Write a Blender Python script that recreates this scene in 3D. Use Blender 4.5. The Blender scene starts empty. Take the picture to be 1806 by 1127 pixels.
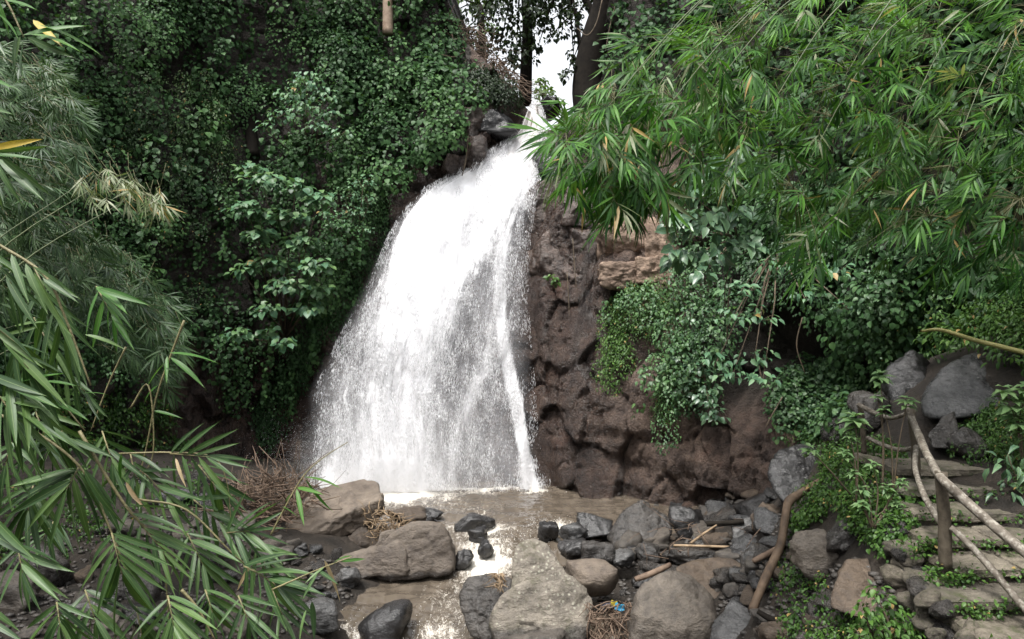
import bpy, bmesh, math, random
import numpy as np
from mathutils import Vector, Matrix
from mathutils.bvhtree import BVHTree

random.seed(7)
RNG = np.random.default_rng(11)
SC = bpy.context.scene
COL = SC.collection

# ------------------------------------------------------------------ camera, sky, sun, exposure
CAM_Z = 5.5
FPX, CX, CY = 1314.0, 903.0, 563.5          # focal length and centre in photo pixels (1806 x 1127)
cam_d = bpy.data.cameras.new('camera')
cam_d.sensor_width = 36.0
cam_d.lens = FPX / 1806 * 36
cam_d.clip_start = 0.05
cam_d.clip_end = 1000
cam = bpy.data.objects.new('camera', cam_d)
cam.location = (0, 0, CAM_Z)
cam.rotation_euler = (math.radians(90), 0, 0)
COL.objects.link(cam)
SC.camera = cam

SUN_EL, SUN_AZ = math.radians(66), math.radians(215)   # soft light from above and behind the camera
world = bpy.data.worlds.new('World')
SC.world = world
world.use_nodes = True
wn, wl = world.node_tree.nodes, world.node_tree.links
wn.clear()
sky = wn.new('ShaderNodeTexSky')
sky.sky_type = 'NISHITA'
sky.sun_disc = False
sky.sun_elevation = SUN_EL
sky.sun_rotation = SUN_AZ
sky.dust_density = 4.0
sky.air_density = 1.0
hs = wn.new('ShaderNodeHueSaturation')
hs.inputs['Saturation'].default_value = 0.15           # overcast: a pale, almost grey sky
bgd = wn.new('ShaderNodeBackground')
bgd.inputs['Strength'].default_value = 0.10
wo = wn.new('ShaderNodeOutputWorld')
wl.new(sky.outputs[0], hs.inputs['Color'])
wl.new(hs.outputs[0], bgd.inputs['Color'])
wl.new(bgd.outputs[0], wo.inputs['Surface'])

sun_d = bpy.data.lights.new('sun', 'SUN')
sun_d.energy = 1.5
sun_d.angle = math.radians(16)
sun_d.color = (1.0, 0.97, 0.92)
sun = bpy.data.objects.new('sun', sun_d)
sdir = Vector((math.sin(SUN_AZ) * math.cos(SUN_EL), math.cos(SUN_AZ) * math.cos(SUN_EL), math.sin(SUN_EL)))
sun.rotation_euler = (-sdir).to_track_quat('-Z', 'Y').to_euler()
sun.location = (0, -10, 40)
COL.objects.link(sun)

SC.view_settings.view_transform = 'Standard'
SC.view_settings.look = 'None'
SC.view_settings.exposure = 1.9
SC.view_settings.gamma = 1.0
SC.view_settings.use_curve_mapping = False
SC.render.engine = 'CYCLES'
SC.cycles.use_denoising = True
SC.cycles.max_bounces = 6
SC.cycles.diffuse_bounces = 3
SC.cycles.glossy_bounces = 2
SC.cycles.transmission_bounces = 3
SC.cycles.transparent_max_bounces = 12
SC.cycles.caustics_reflective = False
SC.cycles.caustics_refractive = False

# ------------------------------------------------------------------ helpers
def P(px, py, Y):
    return Vector(((px - CX) / FPX * Y, Y, CAM_Z - (py - CY) / FPX * Y))

def PA(px, py, Y):
    px, py, Y = np.broadcast_arrays(np.asarray(px, float), np.asarray(py, float), np.asarray(Y, float))
    return np.stack([(px - CX) / FPX * Y, Y, CAM_Z - (py - CY) / FPX * Y], -1)

def nrm(a):
    return a / np.maximum(np.linalg.norm(a, axis=-1, keepdims=True), 1e-9)

def _hash(ix, iy, iz, s):
    h = (ix * 374761393 + iy * 668265263 + iz * 1274126177 + s * 974711) & 0xFFFFFFFF
    h = ((h ^ (h >> 13)) * 1274126177) & 0xFFFFFFFF
    h = h ^ (h >> 16)
    return (h & 0xFFFF) / 65535.0

def vnoise(p, s=0):
    """value noise, p (...,3) -> 0..1"""
    p = np.asarray(p, float)
    i = np.floor(p).astype(np.int64)
    f = p - i
    f = f * f * (3 - 2 * f)
    r = 0
    for dx in (0, 1):
        wx = f[..., 0] if dx else 1 - f[..., 0]
        for dy in (0, 1):
            wy = f[..., 1] if dy else 1 - f[..., 1]
            for dz in (0, 1):
                wz = f[..., 2] if dz else 1 - f[..., 2]
                r = r + wx * wy * wz * _hash(i[..., 0] + dx, i[..., 1] + dy, i[..., 2] + dz, s)
    return r

def fbm(p, s=0, o=4):
    p = np.asarray(p, float)
    r, a, t = 0, 1.0, 0
    for k in range(o):
        r = r + a * (vnoise(p, s + k * 17) - .5)
        t += a
        a *= .5
        p = p * 2.03 + 5.1
    return r / t * 2

def facet(p, s=0, crack=0.0):
    """broken rock: every cell of a jittered lattice is a flat, tilted, offset face"""
    p = np.asarray(p, float)
    i = np.floor(p).astype(np.int64)
    best = np.full(p.shape[:-1], 1e9); val = np.zeros(p.shape[:-1]); sec = np.full(p.shape[:-1], 1e9)
    for dx in (-1, 0, 1):
        for dy in (-1, 0, 1):
            for dz in (-1, 0, 1):
                c = (i[..., 0] + dx, i[..., 1] + dy, i[..., 2] + dz)
                q = np.stack([c[k] + .15 + .7 * _hash(*c, s + 11 * (k + 1)) for k in range(3)], -1)
                dv = p - q
                d2 = (dv ** 2).sum(-1)
                h = _hash(*c, s + 77) - .5 + sum(dv[..., k] * (_hash(*c, s + 101 + k) - .5) for k in range(3)) * 1.3
                m = d2 < best
                sec = np.where(m, best, np.minimum(sec, d2))
                best = np.where(m, d2, best); val = np.where(m, h, val)
    if crack:
        val = val + crack * np.exp(-(np.sqrt(sec) - np.sqrt(best)) / .045)
    return val

def link(o, parent=None):
    COL.objects.link(o)
    if parent is not None:
        o.parent = parent
    return o

def tag(o, label=None, cat=None, group=None, kind=None):
    if label: o['label'] = label
    if cat: o['category'] = cat
    if group: o['group'] = group
    if kind: o['kind'] = kind
    return o

def empty(name, loc, label, cat, group=None):
    o = bpy.data.objects.new(name, None)
    o.location = loc
    o.empty_display_size = .1
    link(o)
    return tag(o, label, cat, group)

def mesh_from(name, v, f, mat, smooth=True):
    me = bpy.data.meshes.new(name)
    me.from_pydata([tuple(x) for x in v] if not isinstance(v, list) else v, [], f)
    if smooth:
        me.polygons.foreach_set('use_smooth', [True] * len(me.polygons))
    if mat: me.materials.append(mat)
    me.update()
    return me

def fast_mesh(name, V, F, mat, smooth=True, attrs=None, uv=None):
    """V (n,3), F (m,k) constant face size"""
    me = bpy.data.meshes.new(name)
    V = np.ascontiguousarray(V, np.float32)
    F = np.ascontiguousarray(F, np.int32)
    k = F.shape[1]
    me.vertices.add(len(V)); me.vertices.foreach_set('co', V.ravel())
    me.loops.add(F.size); me.loops.foreach_set('vertex_index', F.ravel())
    me.polygons.add(len(F))
    me.polygons.foreach_set('loop_start', np.arange(0, F.size, k, dtype=np.int32))
    if smooth:
        me.polygons.foreach_set('use_smooth', np.ones(len(F), bool))
    if mat: me.materials.append(mat)
    for n, a in (attrs or {}).items():
        at = me.attributes.new(n, 'FLOAT', 'POINT')
        at.data.foreach_set('value', np.ascontiguousarray(a, np.float32))
    if uv is not None:
        l = me.uv_layers.new(name='UVMap')
        l.data.foreach_set('uv', np.ascontiguousarray(uv[F.ravel()], np.float32).ravel())
    me.update(calc_edges=True)
    me.validate()
    return me

def obj(name, me, parent=None):
    return link(bpy.data.objects.new(name, me), parent)

def grid_faces(nu, nv):
    i = np.arange(nu * nv).reshape(nu, nv)
    return np.stack([i[:-1, :-1], i[1:, :-1], i[1:, 1:], i[:-1, 1:]], -1).reshape(-1, 4)

def tube_vf(pts, rad, n=7):
    pts = np.array([tuple(p) for p in pts], float)
    m = len(pts)
    rad = np.broadcast_to(np.asarray(rad, float), (m,))
    tan = nrm(np.gradient(pts, axis=0))
    ref = np.array([0.31, .2, 1.0])
    if abs(nrm(ref) @ tan[0]) > .9: ref = np.array([1.0, .1, 0])
    x = nrm(np.cross(tan, ref)); y = np.cross(tan, x)
    a = np.arange(n) / n * 2 * math.pi
    V = pts[:, None] + rad[:, None, None] * (np.cos(a)[None, :, None] * x[:, None] + np.sin(a)[None, :, None] * y[:, None])
    V = V.reshape(-1, 3)
    F = []
    for i in range(m - 1):
        for j in range(n):
            F.append((i * n + j, i * n + (j + 1) % n, (i + 1) * n + (j + 1) % n, (i + 1) * n + j))
    F.append(tuple(range(n - 1, -1, -1)))
    F.append(tuple(range((m - 1) * n, m * n)))
    return V, F

def tubes_mesh(name, list_pr, mat, n=6, off=(0, 0, 0)):
    VV, FF, b = [], [], 0
    o = np.array(tuple(off))
    for pts, r in list_pr:
        v, f = tube_vf(pts, r, n)
        VV.append(v - o)
        FF += [tuple(i + b for i in q) for q in f]
        b += len(v)
    return mesh_from(name, np.concatenate(VV), FF, mat)

def smooth_path(pts, k=6):
    """Catmull-Rom through points"""
    p = [Vector(q) for q in pts]
    p = [p[0] * 2 - p[1]] + p + [p[-1] * 2 - p[-2]]
    out = []
    for i in range(1, len(p) - 2):
        for s in range(k):
            t = s / k
            a, b, c, d = p[i - 1], p[i], p[i + 1], p[i + 2]
            out.append(.5 * ((2 * b) + (c - a) * t + (2 * a - 5 * b + 4 * c - d) * t * t + (3 * b - a - 3 * c + d) * t ** 3))
    out.append(p[-2])
    return out

def in_poly(x, y, poly):
    r = np.zeros(len(x), bool)
    n = len(poly)
    for i in range(n):
        x0, y0 = poly[i]; x1, y1 = poly[(i + 1) % n]
        if y0 == y1: continue
        c = ((y0 > y) != (y1 > y)) & (x < (x1 - x0) * (y - y0) / (y1 - y0) + x0)
        r ^= c
    return r

def sample_poly(poly, n):
    a = np.array(poly, float)
    lo, hi = a.min(0), a.max(0)
    X = np.zeros((0, 2))
    while len(X) < n:
        q = RNG.uniform(lo, hi, (n * 2, 2))
        X = np.concatenate([X, q[in_poly(q[:, 0], q[:, 1], poly)]])
    return X[:n]

# ------------------------------------------------------------------ materials
def M(name):
    m = bpy.data.materials.new(name)
    m.use_nodes = True
    nt = m.node_tree
    nt.nodes.clear()
    return m, nt.nodes, nt.links

def out(N, L, sh):
    o = N.new('ShaderNodeOutputMaterial')
    L.new(sh, o.inputs['Surface'])
    return o

def ramp(N, pts):
    r = N.new('ShaderNodeValToRGB')
    e = r.color_ramp.elements
    while len(e) < len(pts): e.new(.5)
    for i, (p, c) in enumerate(pts):
        e[i].position = p
        e[i].color = (*c, 1) if len(c) == 3 else c
    return r

def noise(N, L, vec, scale, detail=4, rough=.55):
    n = N.new('ShaderNodeTexNoise')
    n.inputs['Scale'].default_value = scale
    n.inputs['Detail'].default_value = detail
    n.inputs['Roughness'].default_value = rough
    if vec is not None: L.new(vec, n.inputs['Vector'])
    return n

def mixc(N, L, fac, a, b, mode='MIX'):
    m = N.new('ShaderNodeMix'); m.data_type = 'RGBA'; m.blend_type = mode
    for k, v in (('Factor', fac), ('A', a), ('B', b)):
        s = [i for i in m.inputs if i.name == k and i.type == ('VALUE' if k == 'Factor' else 'RGBA')][0]
        if hasattr(v, 'links'): L.new(v, s)
        elif isinstance(v, (int, float)): s.default_value = v
        else: s.default_value = (*v, 1)
    return [o for o in m.outputs if o.type == 'RGBA'][0]

def math_(N, L, op, a, b=0.0, clamp=False):
    m = N.new('ShaderNodeMath'); m.operation = op; m.use_clamp = clamp
    for i, v in enumerate((a, b)):
        if hasattr(v, 'links'): L.new(v, m.inputs[i])
        else: m.inputs[i].default_value = v
    return m.outputs[0]

def bump(N, L, h, strength, dist, prev=None):
    b = N.new('ShaderNodeBump')
    b.inputs['Strength'].default_value = strength
    b.inputs['Distance'].default_value = dist
    L.new(h, b.inputs['Height'])
    if prev is not None: L.new(prev, b.inputs['Normal'])
    return b.outputs[0]

def pbsdf(N, L, col, rough=.6, spec=.5, normal=None):
    b = N.new('ShaderNodeBsdfPrincipled')
    if hasattr(col, 'links'): L.new(col, b.inputs['Base Color'])
    else: b.inputs['Base Color'].default_value = (*col, 1)
    if hasattr(rough, 'links'): L.new(rough, b.inputs['Roughness'])
    else: b.inputs['Roughness'].default_value = rough
    b.inputs['Specular IOR Level'].default_value = spec
    if normal is not None: L.new(normal, b.inputs['Normal'])
    return b

def leaf_mat(name, cols, under, rough=.42, trans=.22, tint=True, spec=.5, dead=0.0, rib=0.0):
    """cols: dark -> light ramp; under: underside colour; dead: share of yellowed leaves"""
    m, N, L = M(name)
    g = N.new('ShaderNodeNewGeometry')
    oi = N.new('ShaderNodeObjectInfo')
    rnd = math_(N, L, 'FRACT', math_(N, L, 'ADD', g.outputs['Random Per Island'], oi.outputs['Random']))
    if tint:
        at = N.new('ShaderNodeAttribute'); at.attribute_name = 'tint'
        f = math_(N, L, 'ADD', math_(N, L, 'MULTIPLY', rnd, .45), math_(N, L, 'MULTIPLY', at.outputs['Fac'], .6), True)
    else:
        f = rnd
    k = len(cols) - 1
    r = ramp(N, [(i / k, c) for i, c in enumerate(cols)])
    L.new(f, r.inputs['Fac'])
    c = r.outputs['Color']
    tc = N.new('ShaderNodeTexCoord')
    nz = noise(N, L, tc.outputs['Object'], 9, 2)
    c = mixc(N, L, .35, c, mixc(N, L, 1.0, c, ramp_from(N, L, nz.outputs['Fac'], [(.3, (.6, .62, .6)), (.7, (1.25, 1.2, 1.15))]), 'MULTIPLY'))
    if rib:
        sx = N.new('ShaderNodeSeparateXYZ'); L.new(tc.outputs['Object'], sx.inputs[0])
        ax = math_(N, L, 'ABSOLUTE', sx.outputs[0])
        k1 = math_(N, L, 'LESS_THAN', ax, rib)
        c = mixc(N, L, math_(N, L, 'MULTIPLY', k1, .55), c, (.20, .27, .11))
        st = math_(N, L, 'SINE', math_(N, L, 'MULTIPLY', ax, 2.6 / rib))
        c = mixc(N, L, math_(N, L, 'MULTIPLY', math_(N, L, 'ADD', st, 1.0), .08), c, (.09, .17, .06))
    if dead > 0:
        d = math_(N, L, 'GREATER_THAN', math_(N, L, 'FRACT', math_(N, L, 'MULTIPLY', rnd, 37.7)), 1 - dead)
        c = mixc(N, L, d, c, (.30, .21, .08))
    c2 = mixc(N, L, g.outputs['Backfacing'], c, mixc(N, L, .6, c, under))
    b = pbsdf(N, L, c2, rough, spec)
    t = N.new('ShaderNodeBsdfTranslucent')
    L.new(mixc(N, L, 1.0, c2, (1.3, 1.5, .6), 'MULTIPLY'), t.inputs['Color'])
    mx = N.new('ShaderNodeMixShader')
    mx.inputs[0].default_value = trans
    L.new(b.outputs[0], mx.inputs[1]); L.new(t.outputs[0], mx.inputs[2])
    out(N, L, mx.outputs[0])
    return m

def ramp_from(N, L, fac, pts):
    r = ramp(N, pts)
    L.new(fac, r.inputs['Fac'])
    return r.outputs['Color']

def rock_mat(name, dark, light, rough=(.5, .75), bump_s=.5, scale=1.0, lichen=None, spec=.5, foot=None, moss=None):
    m, N, L = M(name)
    tc = N.new('ShaderNodeTexCoord')
    oi = N.new('ShaderNodeObjectInfo')
    va = N.new('ShaderNodeVectorMath'); va.operation = 'ADD'
    L.new(tc.outputs['Object'], va.inputs[0]); L.new(oi.outputs['Random'], va.inputs[1])
    v = va.outputs[0]
    n1 = noise(N, L, v, 1.3 * scale, 6, .6)
    n2 = noise(N, L, v, 7 * scale, 8, .65)
    n3 = noise(N, L, v, 45 * scale, 4, .6)
    f = math_(N, L, 'ADD', math_(N, L, 'MULTIPLY', n1.outputs['Fac'], .6), math_(N, L, 'MULTIPLY', n2.outputs['Fac'], .4))
    c = ramp_from(N, L, f, [(.38, dark), (.60, light)])
    c = mixc(N, L, .45, c, ramp_from(N, L, n3.outputs['Fac'], [(.3, (.45, .45, .45)), (.7, (1, 1, 1))]), 'MULTIPLY')
    # per rock brightness
    c = mixc(N, L, 1.0, c, ramp_from(N, L, oi.outputs['Random'], [(0, (.75, .75, .76)), (1, (1.15, 1.12, 1.08))]), 'MULTIPLY')
    mp = N.new('ShaderNodeMapping'); mp.inputs['Scale'].default_value = (1, 1.3, 2.0)
    cr_ = N.new('ShaderNodeCombineXYZ')
    L.new(math_(N, L, 'MULTIPLY', oi.outputs['Random'], 9.0), cr_.inputs[0]); L.new(math_(N, L, 'MULTIPLY', oi.outputs['Random'], 23.0), cr_.inputs[1])
    L.new(cr_.outputs[0], mp.inputs['Rotation']); L.new(v, mp.inputs['Vector'])
    n4 = noise(N, L, mp.outputs[0], 3.5 * scale, 6, .7)
    if lichen:
        vo = N.new('ShaderNodeTexVoronoi'); vo.inputs['Scale'].default_value = 11
        L.new(v, vo.inputs['Vector'])
        n5 = noise(N, L, v, 2.2, 3)
        k = math_(N, L, 'MULTIPLY', ramp_from(N, L, vo.outputs['Distance'], [(.2, (1, 1, 1)), (.34, (0, 0, 0))]),
                  ramp_from(N, L, n5.outputs['Fac'], [(.42, (0, 0, 0)), (.56, (1, 1, 1))]))
        c = mixc(N, L, math_(N, L, 'MULTIPLY', k, .55), c, lichen)
    if moss:
        n6 = noise(N, L, v, 3.0, 6, .7)
        c = mixc(N, L, ramp_from(N, L, n6.outputs['Fac'], [(.5, (0, 0, 0)), (.66, (1, 1, 1))]), c, moss)
    r = N.new('ShaderNodeMapRange')
    r.inputs['From Min'].default_value = .35; r.inputs['From Max'].default_value = .65
    r.inputs['To Min'].default_value, r.inputs['To Max'].default_value = rough
    L.new(n2.outputs['Fac'], r.inputs['Value'])
    b1 = bump(N, L, n4.outputs['Fac'], bump_s, .12 / scale)
    b2 = bump(N, L, n2.outputs['Fac'], bump_s * .8, .06 / scale, b1)
    b3 = bump(N, L, n3.outputs['Fac'], bump_s * (.6 if rough[0] > .3 else .12), .012, b2)
    rg = r.outputs[0]
    if foot is not None:    # stone kept wet by the stream: dark and shiny up to an uneven line
        ge = N.new('ShaderNodeNewGeometry'); sp = N.new('ShaderNodeSeparateXYZ'); L.new(ge.outputs['Position'], sp.inputs[0])
        wl_ = math_(N, L, 'ADD', math_(N, L, 'SUBTRACT', foot, sp.outputs[2]), math_(N, L, 'MULTIPLY', math_(N, L, 'SUBTRACT', n1.outputs['Fac'], .5), .5))
        wf = ramp_from(N, L, wl_, [(0.0, (0, 0, 0)), (.10, (1, 1, 1))])
        c = mixc(N, L, wf, c, mixc(N, L, 1.0, c, (.33, .33, .35), 'MULTIPLY'))
        rg = math_(N, L, 'SUBTRACT', rg, math_(N, L, 'MULTIPLY', wf, .35))
    b = pbsdf(N, L, c, rg, spec, b3)
    out(N, L, b.outputs[0])
    return m

MAT = {}
MAT['boulder_tan'] = rock_mat('boulder_tan', (.085, .066, .052), (.205, .168, .132), (.55, .8), .7, foot=-.32)
MAT['boulder_grey'] = rock_mat('boulder_grey', (.055, .047, .04), (.16, .138, .115), (.4, .7), .8, foot=-.3)
MAT['boulder_lichen'] = rock_mat('boulder_lichen', (.085, .075, .063), (.25, .225, .19), (.5, .8), .9, lichen=(.42, .41, .33), moss=(.085, .078, .05), foot=-.2)
MAT['boulder_brown'] = rock_mat('boulder_brown', (.045, .032, .023), (.12, .09, .064), (.4, .7), .8)
MAT['boulder_wet'] = rock_mat('boulder_wet', (.010, .010, .0105), (.038, .037, .038), (.08, .24), .5, spec=.5)
MAT['boulder_dark'] = rock_mat('boulder_dark', (.018, .0165, .0155), (.075, .068, .062), (.14, .42), .7, spec=.5)
MAT['boulder_slate'] = rock_mat('boulder_slate', (.032, .033, .034), (.105, .105, .106), (.16, .42), .6, spec=.5)
MAT['block_tan'] = rock_mat('block_tan', (.12, .078, .055), (.30, .22, .165), (.6, .85), 1.0, 1.2)
MAT['block_brown'] = rock_mat('block_brown', (.024, .017, .015), (.095, .068, .056), (.16, .45), .9, 1.3)
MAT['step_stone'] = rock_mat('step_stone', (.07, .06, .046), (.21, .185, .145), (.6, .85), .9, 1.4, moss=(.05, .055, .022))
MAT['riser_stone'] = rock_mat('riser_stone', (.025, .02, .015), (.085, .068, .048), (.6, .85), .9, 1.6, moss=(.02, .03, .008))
MAT['rubble_stone'] = rock_mat('rubble_stone', (.022, .02, .018), (.10, .088, .076), (.25, .65), .6, 2.0)

def cliff_material():
    m, N, L = M('cliff_rock')
    tc = N.new('ShaderNodeTexCoord')
    v = tc.outputs['Object']
    wet = N.new('ShaderNodeAttribute'); wet.attribute_name = 'wet'
    soil = N.new('ShaderNodeAttribute'); soil.attribute_name = 'soil'
    n1 = noise(N, L, v, .55, 6, .6)
    n2 = noise(N, L, v, 3.2, 8, .68)
    n3 = noise(N, L, v, 17, 6, .65)
    f = math_(N, L, 'ADD', math_(N, L, 'MULTIPLY', n1.outputs['Fac'], .5), math_(N, L, 'MULTIPLY', n2.outputs['Fac'], .5))
    c = ramp_from(N, L, f, [(.36, (.036, .022, .018)), (.48, (.096, .064, .050)), (.62, (.20, .142, .108))])
    c = mixc(N, L, .6, c, ramp_from(N, L, n3.outputs['Fac'], [(.32, (.35, .33, .32)), (.66, (1, 1, 1))]), 'MULTIPLY')
    # reddish weathering
    n4 = noise(N, L, v, 1.1, 4, .6)
    c = mixc(N, L, ramp_from(N, L, n4.outputs['Fac'], [(.55, (0, 0, 0)), (.72, (.5, .5, .5))]), c, (.11, .052, .034))
    # wet: darker, slightly violet
    mp = N.new('ShaderNodeMapping'); mp.inputs['Scale'].default_value = (5, 5, .5)
    L.new(v, mp.inputs['Vector'])
    ns = noise(N, L, mp.outputs[0], 1.6, 6, .65)
    wf = math_(N, L, 'MULTIPLY', wet.outputs['Fac'], ramp_from(N, L, ns.outputs['Fac'], [(.25, (.75, .75, .75)), (.6, (1, 1, 1))]), True)
    cw = mixc(N, L, 1.0, c, (.42, .385, .38), 'MULTIPLY')
    c = mixc(N, L, wf, c, cw)
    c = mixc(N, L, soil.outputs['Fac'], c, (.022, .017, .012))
    r = N.new('ShaderNodeMapRange')
    r.inputs['To Min'].default_value = .75; r.inputs['To Max'].default_value = .17
    L.new(wf, r.inputs['Value'])
    vo = N.new('ShaderNodeTexVoronoi'); vo.feature = 'DISTANCE_TO_EDGE'
    vo.inputs['Scale'].default_value = 1.5
    mw = N.new('ShaderNodeMapping'); mw.inputs['Scale'].default_value = (1, 1, 1.6)
    nd = noise(N, L, v, 2.5, 4)
    ad = N.new('ShaderNodeVectorMath'); ad.operation = 'ADD'
    sc = N.new('ShaderNodeVectorMath'); sc.operation = 'SCALE'; sc.inputs['Scale'].default_value = .9
    L.new(nd.outputs['Color'], sc.inputs[0]); L.new(v, ad.inputs[0]); L.new(sc.outputs[0], ad.inputs[1])
    L.new(ad.outputs[0], mw.inputs['Vector']); L.new(mw.outputs[0], vo.inputs['Vector'])
    cr = ramp_from(N, L, vo.outputs['Distance'], [(0, (0, 0, 0)), (.07, (1, 1, 1))])
    b1 = bump(N, L, cr, .5, .07)
    b2 = bump(N, L, n2.outputs['Fac'], .35, .1, b1)
    b3 = bump(N, L, n3.outputs['Fac'], 1.0, .11, b2)
    n6 = noise(N, L, v, 55, 5, .7)
    b3 = bump(N, L, n6.outputs['Fac'], .6, .02, b3)
    c = mixc(N, L, .5, c, ramp_from(N, L, n6.outputs['Fac'], [(.35, (.45, .43, .42)), (.62, (1.3, 1.28, 1.25))]), 'MULTIPLY')
    b4 = bump(N, L, ns.outputs['Fac'], .35, .06, b3)
    b = pbsdf(N, L, c, r.outputs[0], .5, b4)
    out(N, L, b.outputs[0])
    return m
MAT['cliff'] = cliff_material()

def ground_material():
    m, N, L = M('ground_soil')
    tc = N.new('ShaderNodeTexCoord'); v = tc.outputs['Object']
    n1 = noise(N, L, v, 1.2, 6, .6); n2 = noise(N, L, v, 9, 8, .7); n3 = noise(N, L, v, 40, 4, .6)
    c = ramp_from(N, L, n1.outputs['Fac'], [(.35, (.014, .011, .008)), (.65, (.045, .034, .025))])
    c = mixc(N, L, .7, c, ramp_from(N, L, n2.outputs['Fac'], [(.3, (.35, .35, .35)), (.7, (1.2, 1.2, 1.2))]), 'MULTIPLY')
    b1 = bump(N, L, n2.outputs['Fac'], .9, .15); b2 = bump(N, L, n3.outputs['Fac'], .6, .03, b1)
    b = pbsdf(N, L, c, .7, .4, b2)
    out(N, L, b.outputs[0])
    return m
MAT['ground'] = ground_material()

def bark_mat(name, a, b_, scale=6, rough=.75, spots=None):
    m, N, L = M(name)
    tc = N.new('ShaderNodeTexCoord'); v = tc.outputs['Object']
    n1 = noise(N, L, v, scale, 6, .65); n2 = noise(N, L, v, scale * 6, 4, .6)
    c = ramp_from(N, L, n1.outputs['Fac'], [(.35, a), (.65, b_)])
    if spots:
        n3 = noise(N, L, v, scale * 4, 3, .5)
        c = mixc(N, L, ramp_from(N, L, n3.outputs['Fac'], [(.5, (0, 0, 0)), (.66, (1, 1, 1))]), c, spots)
    nb = bump(N, L, n1.outputs['Fac'], .5, .03); nb = bump(N, L, n2.outputs['Fac'], .5, .008, nb)
    p = pbsdf(N, L, c, rough, .15 if name == 'bark_dark' else .35, nb)
    out(N, L, p.outputs[0])
    return m
MAT['rail_wood'] = bark_mat('rail_wood', (.075, .062, .048), (.17, .148, .12), 5, spots=(.25, .23, .195))
MAT['post_wood'] = bark_mat('post_wood', (.035, .027, .018), (.085, .07, .05), 8)
MAT['drift_wood'] = bark_mat('drift_wood', (.045, .03, .02), (.17, .118, .078), 2.2)
MAT['dead_twig'] = bark_mat('dead_twig', (.07, .045, .032), (.17, .12, .085), 6)
MAT['dead_reed'] = bark_mat('dead_reed', (.14, .095, .055), (.30, .22, .14), 5)
MAT['bark_dark'] = bark_mat('bark_dark', (.007, .006, .005), (.016, .013, .010), 5, .9)
MAT['bark_red'] = bark_mat('bark_red', (.09, .055, .035), (.20, .13, .085), 4)
MAT['bark_pale'] = bark_mat('bark_pale', (.20, .14, .10), (.36, .28, .21), 4)
MAT['vine_stem'] = bark_mat('vine_stem', (.05, .038, .025), (.12, .09, .06), 6)
MAT['bamboo_culm'] = bark_mat('bamboo_culm', (.05, .075, .03), (.10, .12, .05), 5, .45)
MAT['bamboo_twig'] = bark_mat('bamboo_twig', (.07, .075, .03), (.13, .12, .055), 5, .5)
MAT['near_twig'] = bark_mat('near_twig', (.12, .11, .05), (.21, .18, .09), 9, .5)
MAT['bamboo_pole'] = bark_mat('bamboo_pole', (.20, .19, .06), (.33, .30, .12), 5, .45)

MAT['ivy'] = leaf_mat('ivy_leaf', [(.012, .029, .012), (.027, .064, .024), (.05, .11, .038), (.086, .165, .056)], (.065, .115, .05), .48, .2, spec=.16)
MAT['ivy_fine'] = leaf_mat('ivy_leaf_fine', [(.016, .034, .014), (.03, .062, .022), (.05, .095, .03), (.085, .14, .045)], (.07, .11, .05), .5, .2, spec=.3, dead=.02)
MAT['shrub'] = leaf_mat('shrub_leaf', [(.04, .105, .06), (.065, .15, .085), (.09, .19, .10), (.13, .235, .115)], (.10, .17, .10), .48, .22, tint=False, dead=.010, rib=.014, spec=.35)
MAT['shrub_bulk'] = leaf_mat('shrub_leaf_small', [(.022, .055, .026), (.045, .10, .042), (.075, .15, .055), (.115, .20, .07)], (.08, .14, .07), .46, spec=.35)
MAT['ground_leaf'] = leaf_mat('ground_leaf', [(.015, .042, .010), (.034, .082, .016), (.06, .13, .022), (.10, .18, .035)], (.07, .12, .04), .48, spec=.3, dead=.02)
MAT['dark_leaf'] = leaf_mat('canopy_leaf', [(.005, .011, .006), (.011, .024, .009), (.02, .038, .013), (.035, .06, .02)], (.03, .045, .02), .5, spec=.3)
MAT['far_leaf'] = leaf_mat('far_leaf', [(.05, .09, .03), (.08, .13, .04), (.11, .17, .06), (.15, .2, .09)], (.1, .15, .06), .5, .35)
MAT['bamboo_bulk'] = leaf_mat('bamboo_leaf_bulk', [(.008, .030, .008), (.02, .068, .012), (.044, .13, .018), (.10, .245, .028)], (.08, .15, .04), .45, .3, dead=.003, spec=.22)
MAT['bamboo_leaf'] = leaf_mat('bamboo_leaf', [(.012, .042, .010), (.028, .085, .015), (.048, .13, .02), (.082, .20, .028)], (.09, .155, .045), .45, .3, tint=False, dead=.004, spec=.22)
MAT['bamboo_pale'] = leaf_mat('bamboo_leaf_pale', [(.12, .15, .08), (.19, .21, .12), (.10, .16, .05)], (.2, .2, .12), .5, .3, tint=False, dead=.12)
MAT['bamboo_far'] = leaf_mat('bamboo_leaf_fine', [(.010, .026, .011), (.023, .052, .02), (.046, .092, .033), (.078, .135, .05)], (.05, .09, .045), .48, .2, spec=.3)
MAT['bamboo_near'] = leaf_mat('bamboo_leaf_near', [(.018, .044, .014), (.032, .072, .022), (.05, .10, .03), (.08, .14, .038)], (.05, .09, .04), .46, .25, tint=False, spec=.35, rib=.0035)
MAT['bamboo_fresh'] = leaf_mat('bamboo_leaf_fresh', [(.03, .105, .012), (.045, .14, .018), (.07, .175, .025)], (.07, .15, .03), .45, .35, tint=False, spec=.35, rib=.0035)
MAT['leaf_yellow'] = leaf_mat('leaf_yellow', [(.42, .26, .02), (.36, .29, .04)], (.35, .28, .08), .5, .3, tint=False)
MAT['leaf_dead'] = leaf_mat('leaf_dead', [(.24, .17, .09), (.34, .26, .15)], (.35, .28, .18), .6, .2, tint=False)
MAT['whorl'] = leaf_mat('whorl_leaf', [(.075, .15, .06), (.12, .21, .085), (.17, .26, .115)], (.12, .18, .08), .45, .25, tint=False, rib=.012)
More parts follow.
